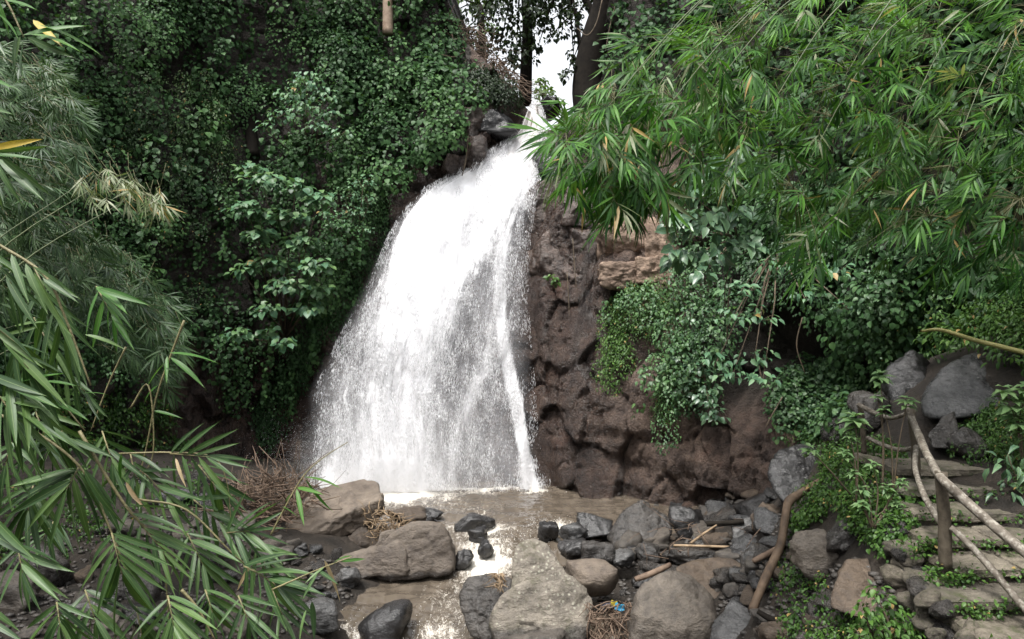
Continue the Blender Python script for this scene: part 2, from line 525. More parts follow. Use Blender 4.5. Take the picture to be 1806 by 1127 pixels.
MAT['glossy'] = leaf_mat('glossy_leaf', [(.035, .08, .05), (.065, .13, .075), (.11, .19, .105)], (.12, .18, .12), .36, .18, tint=False, rib=.014, spec=.45)

# ------------------------------------------------------------------ cliff
# plan of the foot of the rock wall (photo column at the foot, distance, lean back per metre)
PLAN = [(-2600, 4, .10), (-900, 9, .12), (-400, 14, .14), (0, 19.5, .13), (200, 22.3, .10), (350, 24.6, .06), (470, 26.2, .04), (560, 26.4, .06),
        (700, 25.6, .12), (830, 25.1, .13), (950, 24.7, .13), (1050, 23.8, .12), (1150, 23.0, .11), (1250, 22.0, .10), (1350, 20.6, .09),
        (1450, 19.0, .07), (1550, 17.5, .05), (1700, 15.8, .05), (1900, 14.2, .06), (2300, 11.5, .08), (3200, 8, .1), (6000, 4, .1)]
pl = np.array(PLAN, float)
plx = (pl[:, 0] - CX) / FPX * pl[:, 1]
ply = pl[:, 1]
seg = np.concatenate([[0], np.cumsum(np.hypot(np.diff(plx), np.diff(ply)))])

def cliff_grid():
    # dense between columns 250 and 1450
    k0, k1 = seg[4], seg[15]
    t = np.concatenate([np.linspace(seg[0], k0, 70, endpoint=False), np.linspace(k0, k1, 470, endpoint=False), np.linspace(k1, seg[-1], 90)])
    def sm(a):
        y = np.interp(np.linspace(0, seg[-1], 4000), seg, a)
        w = np.hanning(121); w /= w.sum()
        y = np.convolve(np.pad(y, 60, mode='edge'), w, 'valid')
        return np.interp(t, np.linspace(0, seg[-1], 4000), y)
    bx, by, ln = sm(plx), sm(ply), sm(pl[:, 2])
    tx, ty = np.gradient(bx), np.gradient(by)
    l = np.hypot(tx, ty); nx, ny = -ty / l, tx / l          # points away from the camera side
    s = np.sign(ny[len(ny) // 2]); nx, ny = nx * s, ny * s
    # top of the wall
    H = np.interp(bx, [-4.2, -2.4, -.2, .35, .55, 1.6, 2.0, 2.25, 2.6], [20.5, 16.0, 13.9, 13.4, 12.6, 12.6, 13.2, 17, 20.5])
    nv = 250
    vz = np.linspace(0, 1, nv)
    Z = -1.6 + vz[None, :] * (H[:, None] + 1.6)
    B = np.stack([np.broadcast_to(bx[:, None], Z.shape), np.broadcast_to(by[:, None], Z.shape), Z], -1)
    d = ln[:, None] * np.maximum(Z, 0) + .02 * np.maximum(Z - 6, 0) ** 1.5
    # undercut at the foot on the left and on the far right (dark hollows)
    und = np.exp(-((bx + 8.2) / 2.6) ** 2)[:, None] * .9 * np.exp(-((Z - 2.2) / 1.8) ** 2)
    und = und + np.exp(-((bx - 7.6) / 1.5) ** 2)[:, None] * 1.3 * np.exp(-((Z - 4.2) / 1.6) ** 2)
    d = d + und
    # ledge on the right of the fall: lower apron comes forward
    ap = (np.clip((bx - .3) / 1.5, 0, 1) * np.clip((7.5 - bx) / 1.5, 0, 1))[:, None] * (1 / (1 + np.exp((Z - 6.0) * 2.2)))
    d = d - .55 * ap
    p0 = np.stack([B[..., 0], B[..., 1], B[..., 2]], -1)
    warp = np.stack([fbm(p0 * .8, 13, 2), fbm(p0 * .8, 14, 2), fbm(p0 * .8, 15, 2)], -1) * .35
    fa = facet((p0 + warp) * np.array([.85, .85, .5]), 5, .3) * .62 + facet((p0 + warp * .6) * np.array([1.9, 1.9, 1.2]), 6, .5) * .10 + facet((p0 + warp * .3) * np.array([5, 5, 6.0]), 8) * .045
    big = fbm(p0 * .32, 3, 3) * .55 + fa
    mid = fbm(p0 * np.array([1.0, 1.0, 1.0]) * 1.05, 9, 4) * .10
    lay = fbm(p0 * np.array([.7, .7, 2.6]), 21, 3)
    blk = np.floor(lay * 5) / 5 * .10
    rid = (.5 - np.abs(fbm(p0 * np.array([1.3, 1.3, .8]), 35, 4))) * .10
    fin = fbm(p0 * np.array([5.5, 5.5, 7.0]), 31, 3) * .045 - rid
    stra = np.clip((3.2 - Z) / 1.2, 0, 1) * (np.clip((bx - 1.2) / 1.5, 0, 1))[:, None] * (np.abs(((Z + .35 * fbm(p0 * .6, 37, 3)) * 1.1) % 1 - .5) * .22)
    fin = fin + stra
    d = d + big + mid + blk + fin * .7
    B[..., 0] += nx[:, None] * d
    B[..., 1] += ny[:, None] * d
    # top plateau: further rows running back
    rows = []
    for q, (b, dz) in enumerate([(1.2, .25), (3, .5), (7, .9), (14, 1.2), (30, 2), (70, 3)]):
        r = B[:, -1].copy()
        gap = ((bx > .3) & (bx < 2.2))
        r[:, 0] += nx * b * .3; r[:, 1] += np.abs(ny) * b + .2 * b
        r[:, 2] += np.where(gap, dz * .5, dz) + fbm(r * .5, 41, 3) * .5 * (0.3 + .7 * ~gap)
        rows.append(r)
    V = np.concatenate([B, np.stack(rows, 1)], 1)
    return V
FY = [178, 200, 230, 260, 300, 330, 380, 420, 500, 600, 700, 800, 866]
FL = [938, 928, 915, 870, 808, 752, 708, 686, 655, 600, 556, 560, 545]
FR = [952, 962, 965, 962, 956, 950, 940, 934, 930, 934, 942, 950, 972]
FD = [29.2, 28.6, 28.0, 27.4, 26.9, 26.5, 26.1, 25.8, 25.3, 24.8, 24.5, 24.25, 24.1]
CV = cliff_grid()
def carve(V):   # the bed worn by the water: the wall stays behind the fall
    px = V[..., 0] / V[..., 1] * FPX + CX; py = CY - (V[..., 2] - CAM_Z) / V[..., 1] * FPX
    l, r, dpt = np.interp(py, FY, FL), np.interp(py, FY, FR), np.interp(py, FY, FD)
    w = np.clip(np.minimum(px - (l - 50), (r + 30) - px) / 30, 0, 1) * (py > 120)
    w = w * w * (3 - 2 * w)
    V[..., 1] = V[..., 1] + w * np.maximum(0, dpt + .45 - V[..., 1])
carve(CV)
cnu, cnv = CV.shape[:2]
cvf = CV.reshape(-1, 3)
cpx = cvf[:, 0] / cvf[:, 1] * FPX + CX
cpy = CY - (cvf[:, 2] - CAM_Z) / cvf[:, 1] * FPX
wet = np.clip(np.exp(-((cpx - 985) / 95.0) ** 2) * (cpy > 300) + np.exp(-((cpx - 760) / 260.0) ** 2) * (cpy > 150) + .75 * ((cpx < 560) & (cpx > 250) & (cpy > 620))
              + .5 * np.clip((cpy - 800) / 60, 0, 1) * (cpx > 900), 0, 1)
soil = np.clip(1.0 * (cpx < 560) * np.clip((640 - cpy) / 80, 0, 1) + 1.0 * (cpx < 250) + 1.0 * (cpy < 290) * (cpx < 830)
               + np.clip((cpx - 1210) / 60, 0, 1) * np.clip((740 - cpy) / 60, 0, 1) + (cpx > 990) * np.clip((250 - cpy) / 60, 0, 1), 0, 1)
CF = grid_faces(cnu, cnv)
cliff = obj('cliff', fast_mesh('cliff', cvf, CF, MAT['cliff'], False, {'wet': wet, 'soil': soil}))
tag(cliff, 'tall brown rock cliff wall curving behind the waterfall', 'cliff', kind='structure')

# ------------------------------------------------------------------ terrain
GP = [  # x, y, z
    (-9, 14, .5), (-12, 18, 1.8), (-6, 16, .15), (-5, 19.5, .35), (-8, 22, .7), (-6.5, 13, .4), (-16, 12, 2.4), (-4.6, 14, -.15), (-3.4, 13, -.5), (-10, 22, 1.2),
    (-5.4, 21.5, .3), (-4.6, 17.5, .1), (-7, 25, .3), (-4.2, 23.5, -.5), (-13, 20, 2.2),
    (-2.2, 15, -1.3), (-1.6, 17, -1.2), (0, 19.5, -.8), (-3, 23, -.9), (0, 23.5, -.9), (3, 22.0, -.6), (-1.5, 12, -1.5), (.5, 16, -1.1), (-1, 25, -.9), (4.6, 21, -.4),
    (0, 27, -.8), (1.4, 19.6, -.4),
    (2.5, 18, .05), (4, 18, .15), (5.5, 17.5, .55), (3, 15.3, -.35), (4.2, 13.5, .15), (2.2, 13, -.8), (5.6, 19.6, .1), (6.6, 18.6, .9),
    (5.0, 15.5, .6), (4.0, 11.8, .2), (4.9, 12.0, 1.15), (4.4, 10.2, .85), (5.0, 10.6, 1.6), (5.3, 9, 1.45), (4.6, 8.6, .8), (5.0, 7.5, .7), (3.5, 9, -.4),
    (5.75, 12.2, 2.75), (5.6, 11, 2.45), (5.6, 10, 2.0), (5.3, 13.5, 2.1), (6.2, 14.5, 2.6), (5.0, 14.0, 1.4),
    (6.6, 12.8, 2.95), (6.6, 11.0, 2.35), (6.6, 9.6, 1.75), (6.6, 8.4, 1.3), (6.6, 7.2, .9),
    (8.1, 12.6, 3.3), (8.0, 11, 3.0), (8.0, 9.6, 2.6), (8.2, 8.0, 2.4), (8.8, 13.5, 4.1), (7.5, 14.2, 3.5), (7.2, 15.6, 3.6), (9.5, 11.5, 4.4), (9.6, 14.6, 5.2), (11, 9, 4.8), (14, 6, 6),
    (8.6, 16.8, 4.2), (-20, 6, 3), (-8, 5, .8), (0, 5, -1.8), (0, -10, -2.5), (10, 0, 4), (-12, -10, 2), (12, -10, 4), (4.5, 3, -.5), (0, 35, -1), (-20, 30, 2), (20, 30, 4)]
gp = np.array(GP, float)
_A = np.linalg.norm(gp[:, None, :2] - gp[None, :, :2], axis=-1)
_W = np.linalg.solve(_A + 1e-6 * np.eye(len(gp)), gp[:, 2] - .5)

def terr(x, y, rough=True):
    x, y = np.broadcast_arrays(np.asarray(x, float), np.asarray(y, float))
    q = np.stack([x, y], -1)
    z = np.zeros(x.shape) + .5
    for i in range(len(gp)):
        z = z + _W[i] * np.hypot(q[..., 0] - gp[i, 0], q[..., 1] - gp[i, 1])
    z = np.clip(z, -3, 9)
    if rough:
        z = z + fbm(np.stack([x, y, x * 0], -1) * .9, 51, 4) * .16
    return z

gx = np.concatenate([np.linspace(-60, -17, 20, endpoint=False), np.linspace(-17, 14, 250, endpoint=False), np.linspace(14, 60, 20)])
gy = np.concatenate([np.linspace(-40, 5, 25, endpoint=False), np.linspace(5, 28, 210, endpoint=False), np.linspace(28, 60, 14)])
GX, GY = np.meshgrid(gx, gy, indexing='ij')
GZ = terr(GX, GY)
TV = np.stack([GX, GY, GZ], -1).reshape(-1, 3)
TF = grid_faces(len(gx), len(gy))
ground = obj('ground', fast_mesh('ground', TV, TF, MAT['ground']))
tag(ground, 'dark soil and gravel banks of the stream', 'ground', kind='structure')

bvh_cliff = BVHTree.FromPolygons(cvf.tolist(), CF.tolist())
bvh_ground = BVHTree.FromPolygons(TV.tolist(), TF.tolist())
CAMV = Vector((0, 0, CAM_Z))

def cast(px, py, which='both'):
    d = Vector(((px - CX) / FPX, 1, -(py - CY) / FPX)).normalized()
    best = None
    for b, nme in ((bvh_cliff, 'cliff'), (bvh_ground, 'ground')):
        if which not in ('both', nme): continue
        h = b.ray_cast(CAMV, d)
        if h[0] is not None and (best is None or h[3] < best[2]):
            n = h[1]
            if n.dot(d) > 0: n = -n
            best = (h[0], n, h[3])
    return best

def gz(x, y):
    return float(terr(np.array([x]), np.array([y]))[0])

# ------------------------------------------------------------------ water
def water_material():
    m, N, L = M('stream_water')
    tc = N.new('ShaderNodeTexCoord'); v = tc.outputs['Object']
    fo = N.new('ShaderNodeAttribute'); fo.attribute_name = 'foam'
    mp = N.new('ShaderNodeMapping'); mp.inputs['Scale'].default_value = (1.5, .55, 1)
    L.new(v, mp.inputs['Vector'])
    n0 = noise(N, L, mp.outputs[0], 2.0, 3, .5)
    ad = N.new('ShaderNodeVectorMath'); ad.operation = 'MULTIPLY_ADD'; ad.inputs[1].default_value = (.7, .7, .7)
    L.new(n0.outputs['Color'], ad.inputs[0]); L.new(mp.outputs[0], ad.inputs[2])
    n1 = noise(N, L, ad.outputs[0], 6.5, 8, .75)
    n2 = noise(N, L, ad.outputs[0], 32, 5, .7)
    s = math_(N, L, 'ADD', math_(N, L, 'MULTIPLY', n1.outputs['Fac'], .62), math_(N, L, 'MULTIPLY', n2.outputs['Fac'], .38))
    # foam attribute 0..1 shifts the threshold
    t = math_(N, L, 'ADD', s, math_(N, L, 'MULTIPLY', math_(N, L, 'SUBTRACT', fo.outputs['Fac'], .5), .62))
    fm = ramp_from(N, L, t, [(.49, (0, 0, 0)), (.66, (1, 1, 1))])
    base = ramp_from(N, L, n0.outputs['Fac'], [(.3, (.062, .050, .038)), (.7, (.105, .086, .066))])
    c = mixc(N, L, fm, base, (.66, .62, .55))
    r = N.new('ShaderNodeMapRange'); r.inputs['To Min'].default_value = .05; r.inputs['To Max'].default_value = .7
    L.new(fm, r.inputs['Value'])
    n3 = noise(N, L, mp.outputs[0], 9, 4, .55)
    nr = noise(N, L, mp.outputs[0], 2.6, 2, .5)
    b0 = bump(N, L, nr.outputs['Fac'], .5, .12)
    b1 = bump(N, L, n3.outputs['Fac'], .35, .03, b0)
    b2 = bump(N, L, fm, .25, .015, b1)
    p = pbsdf(N, L, c, r.outputs[0], .6, b2)
    out(N, L, p.outputs[0])
    return m
MAT['water'] = water_material()

def gauss2(px, py, cx, cy, sx, sy):
    return np.exp(-((px - cx) / sx) ** 2 - ((py - cy) / sy) ** 2)

def stream():
    xs = np.linspace(-7.5, 7.5, 330)
    ys = np.concatenate([np.linspace(2, 12, 40, endpoint=False), np.linspace(12, 27.4, 420)])
    X, Y = np.meshgrid(xs, ys, indexing='ij')
    # level: pool above, cascade between 20.2 and 17.6 m, lower pool, then down again
    Z = np.interp(Y, [2, 12.5, 14.2, 15.4, 17.4, 18.4, 19.2, 20.2, 21, 28], [-1.5, -1.15, -.85, -.62, -.58, -.42, -.2, -.06, 0, .03])
    lump = fbm(np.stack([X * 1.6, Y * 1.6, X * 0], -1), 61, 4)
    px = X / Y * FPX + CX
    py = CY - (Z - CAM_Z) / Y * FPX
    rap = np.clip(gauss2(px, py, 880, 975, 110, 45) + gauss2(px, py, 975, 935, 45, 22) + .8 * gauss2(px, py, 770, 1110, 100, 40) + .7 * gauss2(px, py, 640, 1110, 70, 40) + .25 * gauss2(px, py, 850, 925, 120, 15), 0, 1)
    Z = Z + lump * (.02 + .17 * rap) + fbm(np.stack([X * 5, Y * 5, X * 0], -1), 71, 3) * (.012 + .06 * rap)
    base = gauss2(px, py, 670, 870, 110, 17) * 1.05 + gauss2(px, py, 560, 856, 160, 17) * .9 + gauss2(px, py, 900, 866, 90, 9) * .85
    base = base * np.clip(.8 + .9 * fbm(np.stack([X * 2.2, Y * 2.2, X * 0], -1), 83, 3), .25, 1.3)
    Z = Z + base * (.03 + .12 * np.abs(lump))
    fo = .2 + .08 * fbm(np.stack([X * .6, Y * .6, X * 0], -1), 81, 2)
    fo = fo + .72 * base + .30 * gauss2(px, py, 640, 872, 150, 12) + .38 * gauss2(px, py, 865, 985, 75, 48) + .2 * gauss2(px, py, 840, 945, 60, 25) + .5 * gauss2(px, py, 985, 932, 34, 16) + .3 * gauss2(px, py, 860, 930, 90, 10) + .3 * gauss2(px, py, 850, 1000, 30, 30)
    fo = fo + .28 * gauss2(px, py, 790, 1060, 90, 60) + .18 * gauss2(px, py, 820, 905, 140, 14) + .26 * gauss2(px, py, 780, 1120, 70, 25) + .3 * gauss2(px, py, 610, 1115, 50, 30) + .15 * gauss2(px, py, 800, 890, 200, 10)
    fo = fo - .18 * gauss2(px, py, 1050, 885, 130, 16)
    Z = Z + fbm(np.stack([X * 1.7, Y * 3.4, X * 0], -1), 89, 2) * .045 + fbm(np.stack([X * 4.0, Y * 6.5, X * 0], -1), 90, 2) * .02
    Z = Z + np.sin(Y * 9 + 3 * fbm(np.stack([X * .8, Y * .8, X * 0], -1), 87, 3) * 3) * .008
    V = np.stack([X, Y, Z], -1).reshape(-1, 3)
    me = fast_mesh('stream', V, grid_faces(len(xs), len(ys)), MAT['water'], True, {'foam': np.clip(fo, 0, 1).ravel()})
    o = obj('stream', me)
    # splashes over the rapids
    sp_ = []
    zi = Z.ravel(); pr = np.clip(rap - .3, 0, 1).ravel() ** 2 + .4 * np.clip(base - .2, 0, 1).ravel()
    idx = RNG.choice(len(zi), 2600, p=pr / pr.sum())
    c = np.stack([X.ravel()[idx], Y.ravel()[idx], zi[idx]], -1) + np.stack([RNG.normal(0, .05, 2600), RNG.normal(0, .05, 2600), np.abs(RNG.normal(0, .07, 2600))], -1)
    w = RNG.uniform(.003, .009, 2600)[:, None]
    t4 = np.array([(1, 1, 1), (1, -1, -1), (-1, 1, -1), (-1, -1, 1)], float)
    Vs = (c[:, None] + t4[None] * w[:, None] * RNG.uniform(.5, 1.4, (2600, 4, 1)))
    Fs = (np.array([(0, 1, 2), (0, 3, 1), (0, 2, 3), (1, 3, 2)])[None] + (np.arange(2600) * 4)[:, None, None]).reshape(-1, 3)
    mm, N, L = M('splash'); q = pbsdf(N, L, (.8, .78, .74), .4, .4); out(N, L, q.outputs[0])
    tag(obj('splash', fast_mesh('splash', Vs.reshape(-1, 3), Fs, mm), o), kind='stuff')
    tag(o, 'muddy brown stream and plunge pool with white foam', 'stream', kind='structure')
stream()

def fall_material():
    m, N, L = M('falling_water')
    uv = N.new('ShaderNodeUVMap')
    de = N.new('ShaderNodeAttribute'); de.attribute_name = 'dens'
    mp = N.new('ShaderNodeMapping'); mp.inputs['Scale'].default_value = (1, .11, 1)
    L.new(uv.outputs[0], mp.inputs['Vector'])
    n1 = noise(N, L, mp.outputs[0], 5, 6, .7)
    mp2 = N.new('ShaderNodeMapping'); mp2.inputs['Scale'].default_value = (1, .16, 1)
    L.new(uv.outputs[0], mp2.inputs['Vector'])
    n2 = noise(N, L, mp2.outputs[0], 20, 5, .7)
    s = math_(N, L, 'ADD', math_(N, L, 'MULTIPLY', n1.outputs['Fac'], .58), math_(N, L, 'MULTIPLY', n2.outputs['Fac'], .42))
    s2 = math_(N, L, 'ADD', math_(N, L, 'MULTIPLY', math_(N, L, 'SUBTRACT', s, .5), 1.7), .5)
    t = math_(N, L, 'ADD', s2, math_(N, L, 'SUBTRACT', de.outputs['Fac'], .5))
    r = N.new('ShaderNodeMapRange'); r.inputs['From Min'].default_value = .42; r.inputs['From Max'].default_value = .78
    L.new(t, r.inputs['Value'])
    mud = N.new('ShaderNodeAttribute'); mud.attribute_name = 'mud'
    mf = math_(N, L, 'MULTIPLY', mud.outputs['Fac'], ramp_from(N, L, n1.outputs['Fac'], [(.38, (1, 1, 1)), (.6, (.25, .25, .25))]))
    c = mixc(N, L, mf, (.92, .92, .94), (.42, .35, .27))
    nb = bump(N, L, s, .25, .06)
    p = pbsdf(N, L, c, .55, .3, nb)
    tl = N.new('ShaderNodeBsdfTranslucent'); tl.inputs['Color'].default_value = (.92, .93, .95, 1)
    mx = N.new('ShaderNodeMixShader'); mx.inputs[0].default_value = .3
    L.new(p.outputs[0], mx.inputs[1]); L.new(tl.outputs[0], mx.inputs[2])
    tr = N.new('ShaderNodeBsdfTransparent')
    mx2 = N.new('ShaderNodeMixShader')
    L.new(r.outputs[0], mx2.inputs[0]); L.new(tr.outputs[0], mx2.inputs[1]); L.new(mx.outputs[0], mx2.inputs[2])
    out(N, L, mx2.outputs[0])
    return m
MAT['fall'] = fall_material()
def veil_material():
    m, N, L = M('water_veil')
    uv = N.new('ShaderNodeUVMap')
    de = N.new('ShaderNodeAttribute'); de.attribute_name = 'dens'
    mp = N.new('ShaderNodeMapping'); mp.inputs['Scale'].default_value = (1, .10, 1)
    L.new(uv.outputs[0], mp.inputs['Vector'])
    n1 = noise(N, L, mp.outputs[0], 7, 5, .65)
    mp2 = N.new('ShaderNodeMapping'); mp2.inputs['Scale'].default_value = (1, .4, 1)
    L.new(uv.outputs[0], mp2.inputs['Vector'])
    n2 = noise(N, L, mp2.outputs[0], 30, 4, .7)
    k = math_(N, L, 'MULTIPLY', ramp_from(N, L, n1.outputs['Fac'], [(.3, (.55, .55, .55)), (.68, (1.3, 1.3, 1.3))]), ramp_from(N, L, n2.outputs['Fac'], [(.35, (.5, .5, .5)), (.65, (1.35, 1.35, 1.35))]))
    a = math_(N, L, 'MULTIPLY', de.outputs['Fac'], k, True)
    p = pbsdf(N, L, (.90, .90, .93), .6, .2)
    tr = N.new('ShaderNodeBsdfTransparent')
    mx = N.new('ShaderNodeMixShader')
    L.new(a, mx.inputs[0]); L.new(tr.outputs[0], mx.inputs[1]); L.new(p.outputs[0], mx.inputs[2])
    out(N, L, mx.outputs[0])
    return m
MAT['veil'] = veil_material()
def spray_material():
    m, N, L = M('water_spray')
    p = pbsdf(N, L, (.93, .93, .95), .4, .4)
    tl = N.new('ShaderNodeBsdfTranslucent'); tl.inputs['Color'].default_value = (.92, .93, .95, 1)
    mx = N.new('ShaderNodeMixShader'); mx.inputs[0].default_value = .3
    L.new(p.outputs[0], mx.inputs[1]); L.new(tl.outputs[0], mx.inputs[2])
    out(N, L, mx.outputs[0])
    return m
MAT['spray'] = spray_material()

def lerp(a, b, t): return a + (b - a) * t

def fall_density(px, py):
    def band(ys, cs, ws, hs):
        c = np.interp(py, ys, cs); w = np.interp(py, ys, ws); h = np.interp(py, ys, hs)
        return h * np.exp(-np.abs((px - c) / w) ** 2.6)
    d = band([180, 230, 270, 300, 340, 400, 500, 600, 700, 800, 866], [945, 938, 915, 885, 838, 795, 750, 722, 700, 690, 670],
             [16, 30, 48, 75, 95, 98, 84, 92, 100, 105, 115], [.55, .72, .95, 1.2, 1.4, 1.35, 1.0, .72, .62, .70, 1.3])
    d = np.maximum(d, band([320, 400, 480, 560, 640, 720, 800, 866], [915, 893, 880, 882, 895, 912, 926, 938], [22, 20, 17, 15, 15, 14, 14, 22], [.75, .62, .6, .72, .9, .95, .95, 1.0]))
    d = np.maximum(d, band([420, 560, 640, 720, 800, 866], [875, 868, 862, 860, 862, 865], [50, 50, 52, 55, 62, 70], [.26, .32, .38, .32, .22, .26]))
    d = np.maximum(d, band([600, 660, 720, 790, 866], [872, 850, 822, 800, 795], [24, 22, 20, 18, 22], [.4, .58, .56, .48, .5]))
    d = np.maximum(d, band([480, 560, 640, 720, 800, 866], [665, 640, 615, 605, 600, 590], [30, 40, 45, 42, 40, 60], [.22, .34, .38, .42, .5, 1.0]))
    return d

def waterfall():
    nu, nv = 150, 280
    u = np.linspace(0, 1, nu)[:, None]; py = np.linspace(178, 866, nv)[None, :]
    px = np.interp(py, FY, FL) * (1 - u) + np.interp(py, FY, FR) * u
    pyb = np.broadcast_to(py, px.shape)
    Yd = np.broadcast_to(np.interp(py, FY, FD), px.shape).copy()
    # cross section bulges towards the viewer in the middle, stays in front of the rock
    Yd = Yd - .55 * np.sin(np.pi * u) ** .7 * np.clip((pyb - 240) / 120, .1, 1)
    W = PA(px, pyb, Yd)
    dn = fall_density(px, pyb)
    Wn = fbm(np.stack([W[..., 0] * 1.6, W[..., 1] * 0, W[..., 2] * .35], -1), 91, 4)
    W[..., 1] -= Wn * .28 + fbm(W * np.array([4, 0, 1.3]), 95, 3) * .1
    edge = np.minimum(u, 1 - u) * np.ones_like(px)
    dn = dn - .6 * np.clip(1 - edge / .05, 0, 1)
    V = W.reshape(-1, 3)
    uv = np.stack([(u * np.ones_like(px) - .5) * (3.0 + 3.6 * np.clip((pyb - 250) / 600, 0, 1)) , W[..., 2]], -1).reshape(-1, 2)
    me = fast_mesh('waterfall', V, grid_faces(nu, nv), MAT['fall'], True, {'dens': dn.ravel(), 'mud': np.clip((330 - pyb) / 110, 0, 1).ravel()}, uv)
    o = obj('waterfall', me)
    tag(o, 'white waterfall pouring from the notch down the rock wall into the pool', 'waterfall', kind='structure')
    # soft veil of fine spray behind the torn sheet
    px2 = np.interp(py, FY, FL) * (1 - u) + np.interp(py, FY, FR) * u - (1 - u) * np.interp(py, [200, 320, 450, 866], [2, 4, 14, 30]) + u * 6
    W2 = PA(px2, pyb, Yd); W2[..., 1] += .10
    dn2 = np.maximum(fall_density(px2, pyb), .30 * np.clip((pyb - 320) / 100, 0, 1))
    W2[..., 1] += fbm(W * np.array([2.2, 0, .5]), 97, 3) * .12
    ev = np.clip(edge / .16, 0, 1); ev = ev * ev * (3 - 2 * ev)
    ve = np.clip(dn2 * .75, 0, .52) * np.clip((pyb - 200) / 60, 0, 1) * ev
    vo = obj('veil', fast_mesh('veil', W2.reshape(-1, 3), grid_faces(nu, nv), MAT['veil'], True, {'dens': ve.ravel()}, uv), o)
    # droplets and torn water, as elongated octahedra
    n = 330000
    qy = RNG.uniform(182, 866, n); qu = RNG.uniform(-.02, 1.01, n)
    l, r = np.interp(qy, FY, FL), np.interp(qy, FY, FR)
    qx = l + (r - l) * qu
    D = fall_density(qx, qy)
    # clustered: torn lumps
    wp = PA(qx, qy, 25.0)
    cl = fbm(np.stack([wp[:, 0] * 4.0 , wp[:, 2] * 1.7, wp[:, 0] * 0], -1), 101, 3)
    wgt = (r - l) / 400.0
    keep = RNG.uniform(0, 1, n) < np.clip((D * 1.0 + .09) * np.clip(.5 + cl * 1.9, 0.03, 1.5), 0, 1) * np.clip(wgt + .15, 0, 1)
    qx, qy, D = qx[keep], qy[keep], D[keep]
    m = len(qx)
    uu = (qx - np.interp(qy, FY, FL)) / (np.interp(qy, FY, FR) - np.interp(qy, FY, FL))
    Yc = np.interp(qy, FY, FD) - .55 * np.sin(np.pi * np.clip(uu, 0, 1)) ** .7 * np.clip((qy - 240) / 120, .1, 1)
    C = PA(qx, qy, Yc - np.abs(RNG.normal(0, .28, m)) - .05)
    wdt = RNG.uniform(.0019, .0046, m) * (1 + 1.2 * RNG.random(m) ** 5)
    lng = wdt * RNG.uniform(4, 13.0, m)
    down = nrm(np.stack([-.16 * (1 - uu) + RNG.normal(0, .1, m), RNG.normal(0, .1, m), -np.ones(m)], -1))
    sx = nrm(np.cross(down, np.array([0, 1.0, 0]) + RNG.normal(0, .3, (m, 3)))); sy = np.cross(down, sx)
    V = np.stack([C + down * lng[:, None], C - down * lng[:, None], C + sx * wdt[:, None], C - sx * wdt[:, None] * .6 + sy * wdt[:, None] * .8, C - sx * wdt[:, None] * .5 - sy * wdt[:, None] * .9], 1)
    f = np.array([(0, 2, 3), (0, 3, 4), (0, 4, 2), (1, 3, 2), (1, 4, 3), (1, 2, 4)])
    F = (f[None] + (np.arange(m) * 5)[:, None, None]).reshape(-1, 3)
    s = obj('spray', fast_mesh('spray', V.reshape(-1, 3), F, MAT['spray']), o)
    tag(s, kind='stuff')
    # drifting fine spray in front of the foot of the fall
    k = 70000
    fx = RNG.normal(660, 75, k); fy = 872 - np.abs(RNG.normal(0, 55, k)); fd = 24.0 - np.abs(RNG.normal(0, .7, k))
    cl2 = fbm(PA(fx, fy, 24.0) * 1.1, 111, 3)
    ok = (RNG.random(k) < np.clip(.55 + cl2 * 1.2, .05, 1))
    c2 = PA(fx, fy, fd)[ok]; w2 = RNG.uniform(.0025, .006, len(c2))[:, None]
    dd = nrm(RNG.normal(0, 1, (len(c2), 3)))
    e1 = nrm(np.cross(dd, np.array([.3, .2, 1.0]))); e2 = np.cross(dd, e1)
    V2 = np.stack([c2 + dd * w2 * 2, c2 + e1 * w2, c2 - e1 * w2 * .5 + e2 * w2 * .9, c2 - e1 * w2 * .5 - e2 * w2 * .9], 1)
    f2 = np.array([(0, 1, 2), (0, 2, 3), (0, 3, 1), (1, 3, 2)])
    F2 = (f2[None] + (np.arange(len(c2)) * 4)[:, None, None]).reshape(-1, 3)
    ms = obj('mist', fast_mesh('mist', V2.reshape(-1, 3), F2, MAT['spray']), o)
    tag(ms, kind='stuff')
    print('droplets', m)
    return o
fall_obj = waterfall()

def mist():
    m, N, L = M('mist')
    tc = N.new('ShaderNodeTexCoord')
    ln = N.new('ShaderNodeVectorMath'); ln.operation = 'LENGTH'
    L.new(tc.outputs['Object'], ln.inputs[0])
    g = ramp_from(N, L, ln.outputs['Value'], [(0.0, (1, 1, 1)), (.5, (.3, .3, .3)), (1.0, (0, 0, 0))])
    vs = N.new('ShaderNodeVolumePrincipled')
    vs.inputs['Color'].default_value = (.97, .97, .98, 1)
    L.new(math_(N, L, 'MULTIPLY', g, .36), vs.inputs['Density'])
    o = N.new('ShaderNodeOutputMaterial'); L.new(vs.outputs[0], o.inputs['Volume'])
    V, F = ico_early(3)
    ob = obj('mist', fast_mesh('mist', V, F, m))
    ob.location = (-3.6, 23.2, .9); ob.scale = (3.6, 1.7, 2.6)
    tag(ob, 'pale mist of fine spray drifting at the foot of the waterfall', 'mist', kind='stuff')
def ico_early(sub):
    bm = bmesh.new(); bmesh.ops.create_icosphere(bm, subdivisions=sub, radius=1); bm.verts.ensure_lookup_table()
    r = np.array([v.co[:] for v in bm.verts]), np.array([[v.index for v in f.verts] for f in bm.faces]); bm.free()
    return r
mist()
SC.cycles.volume_bounces = 1
SC.cycles.volume_step_rate = 2.0

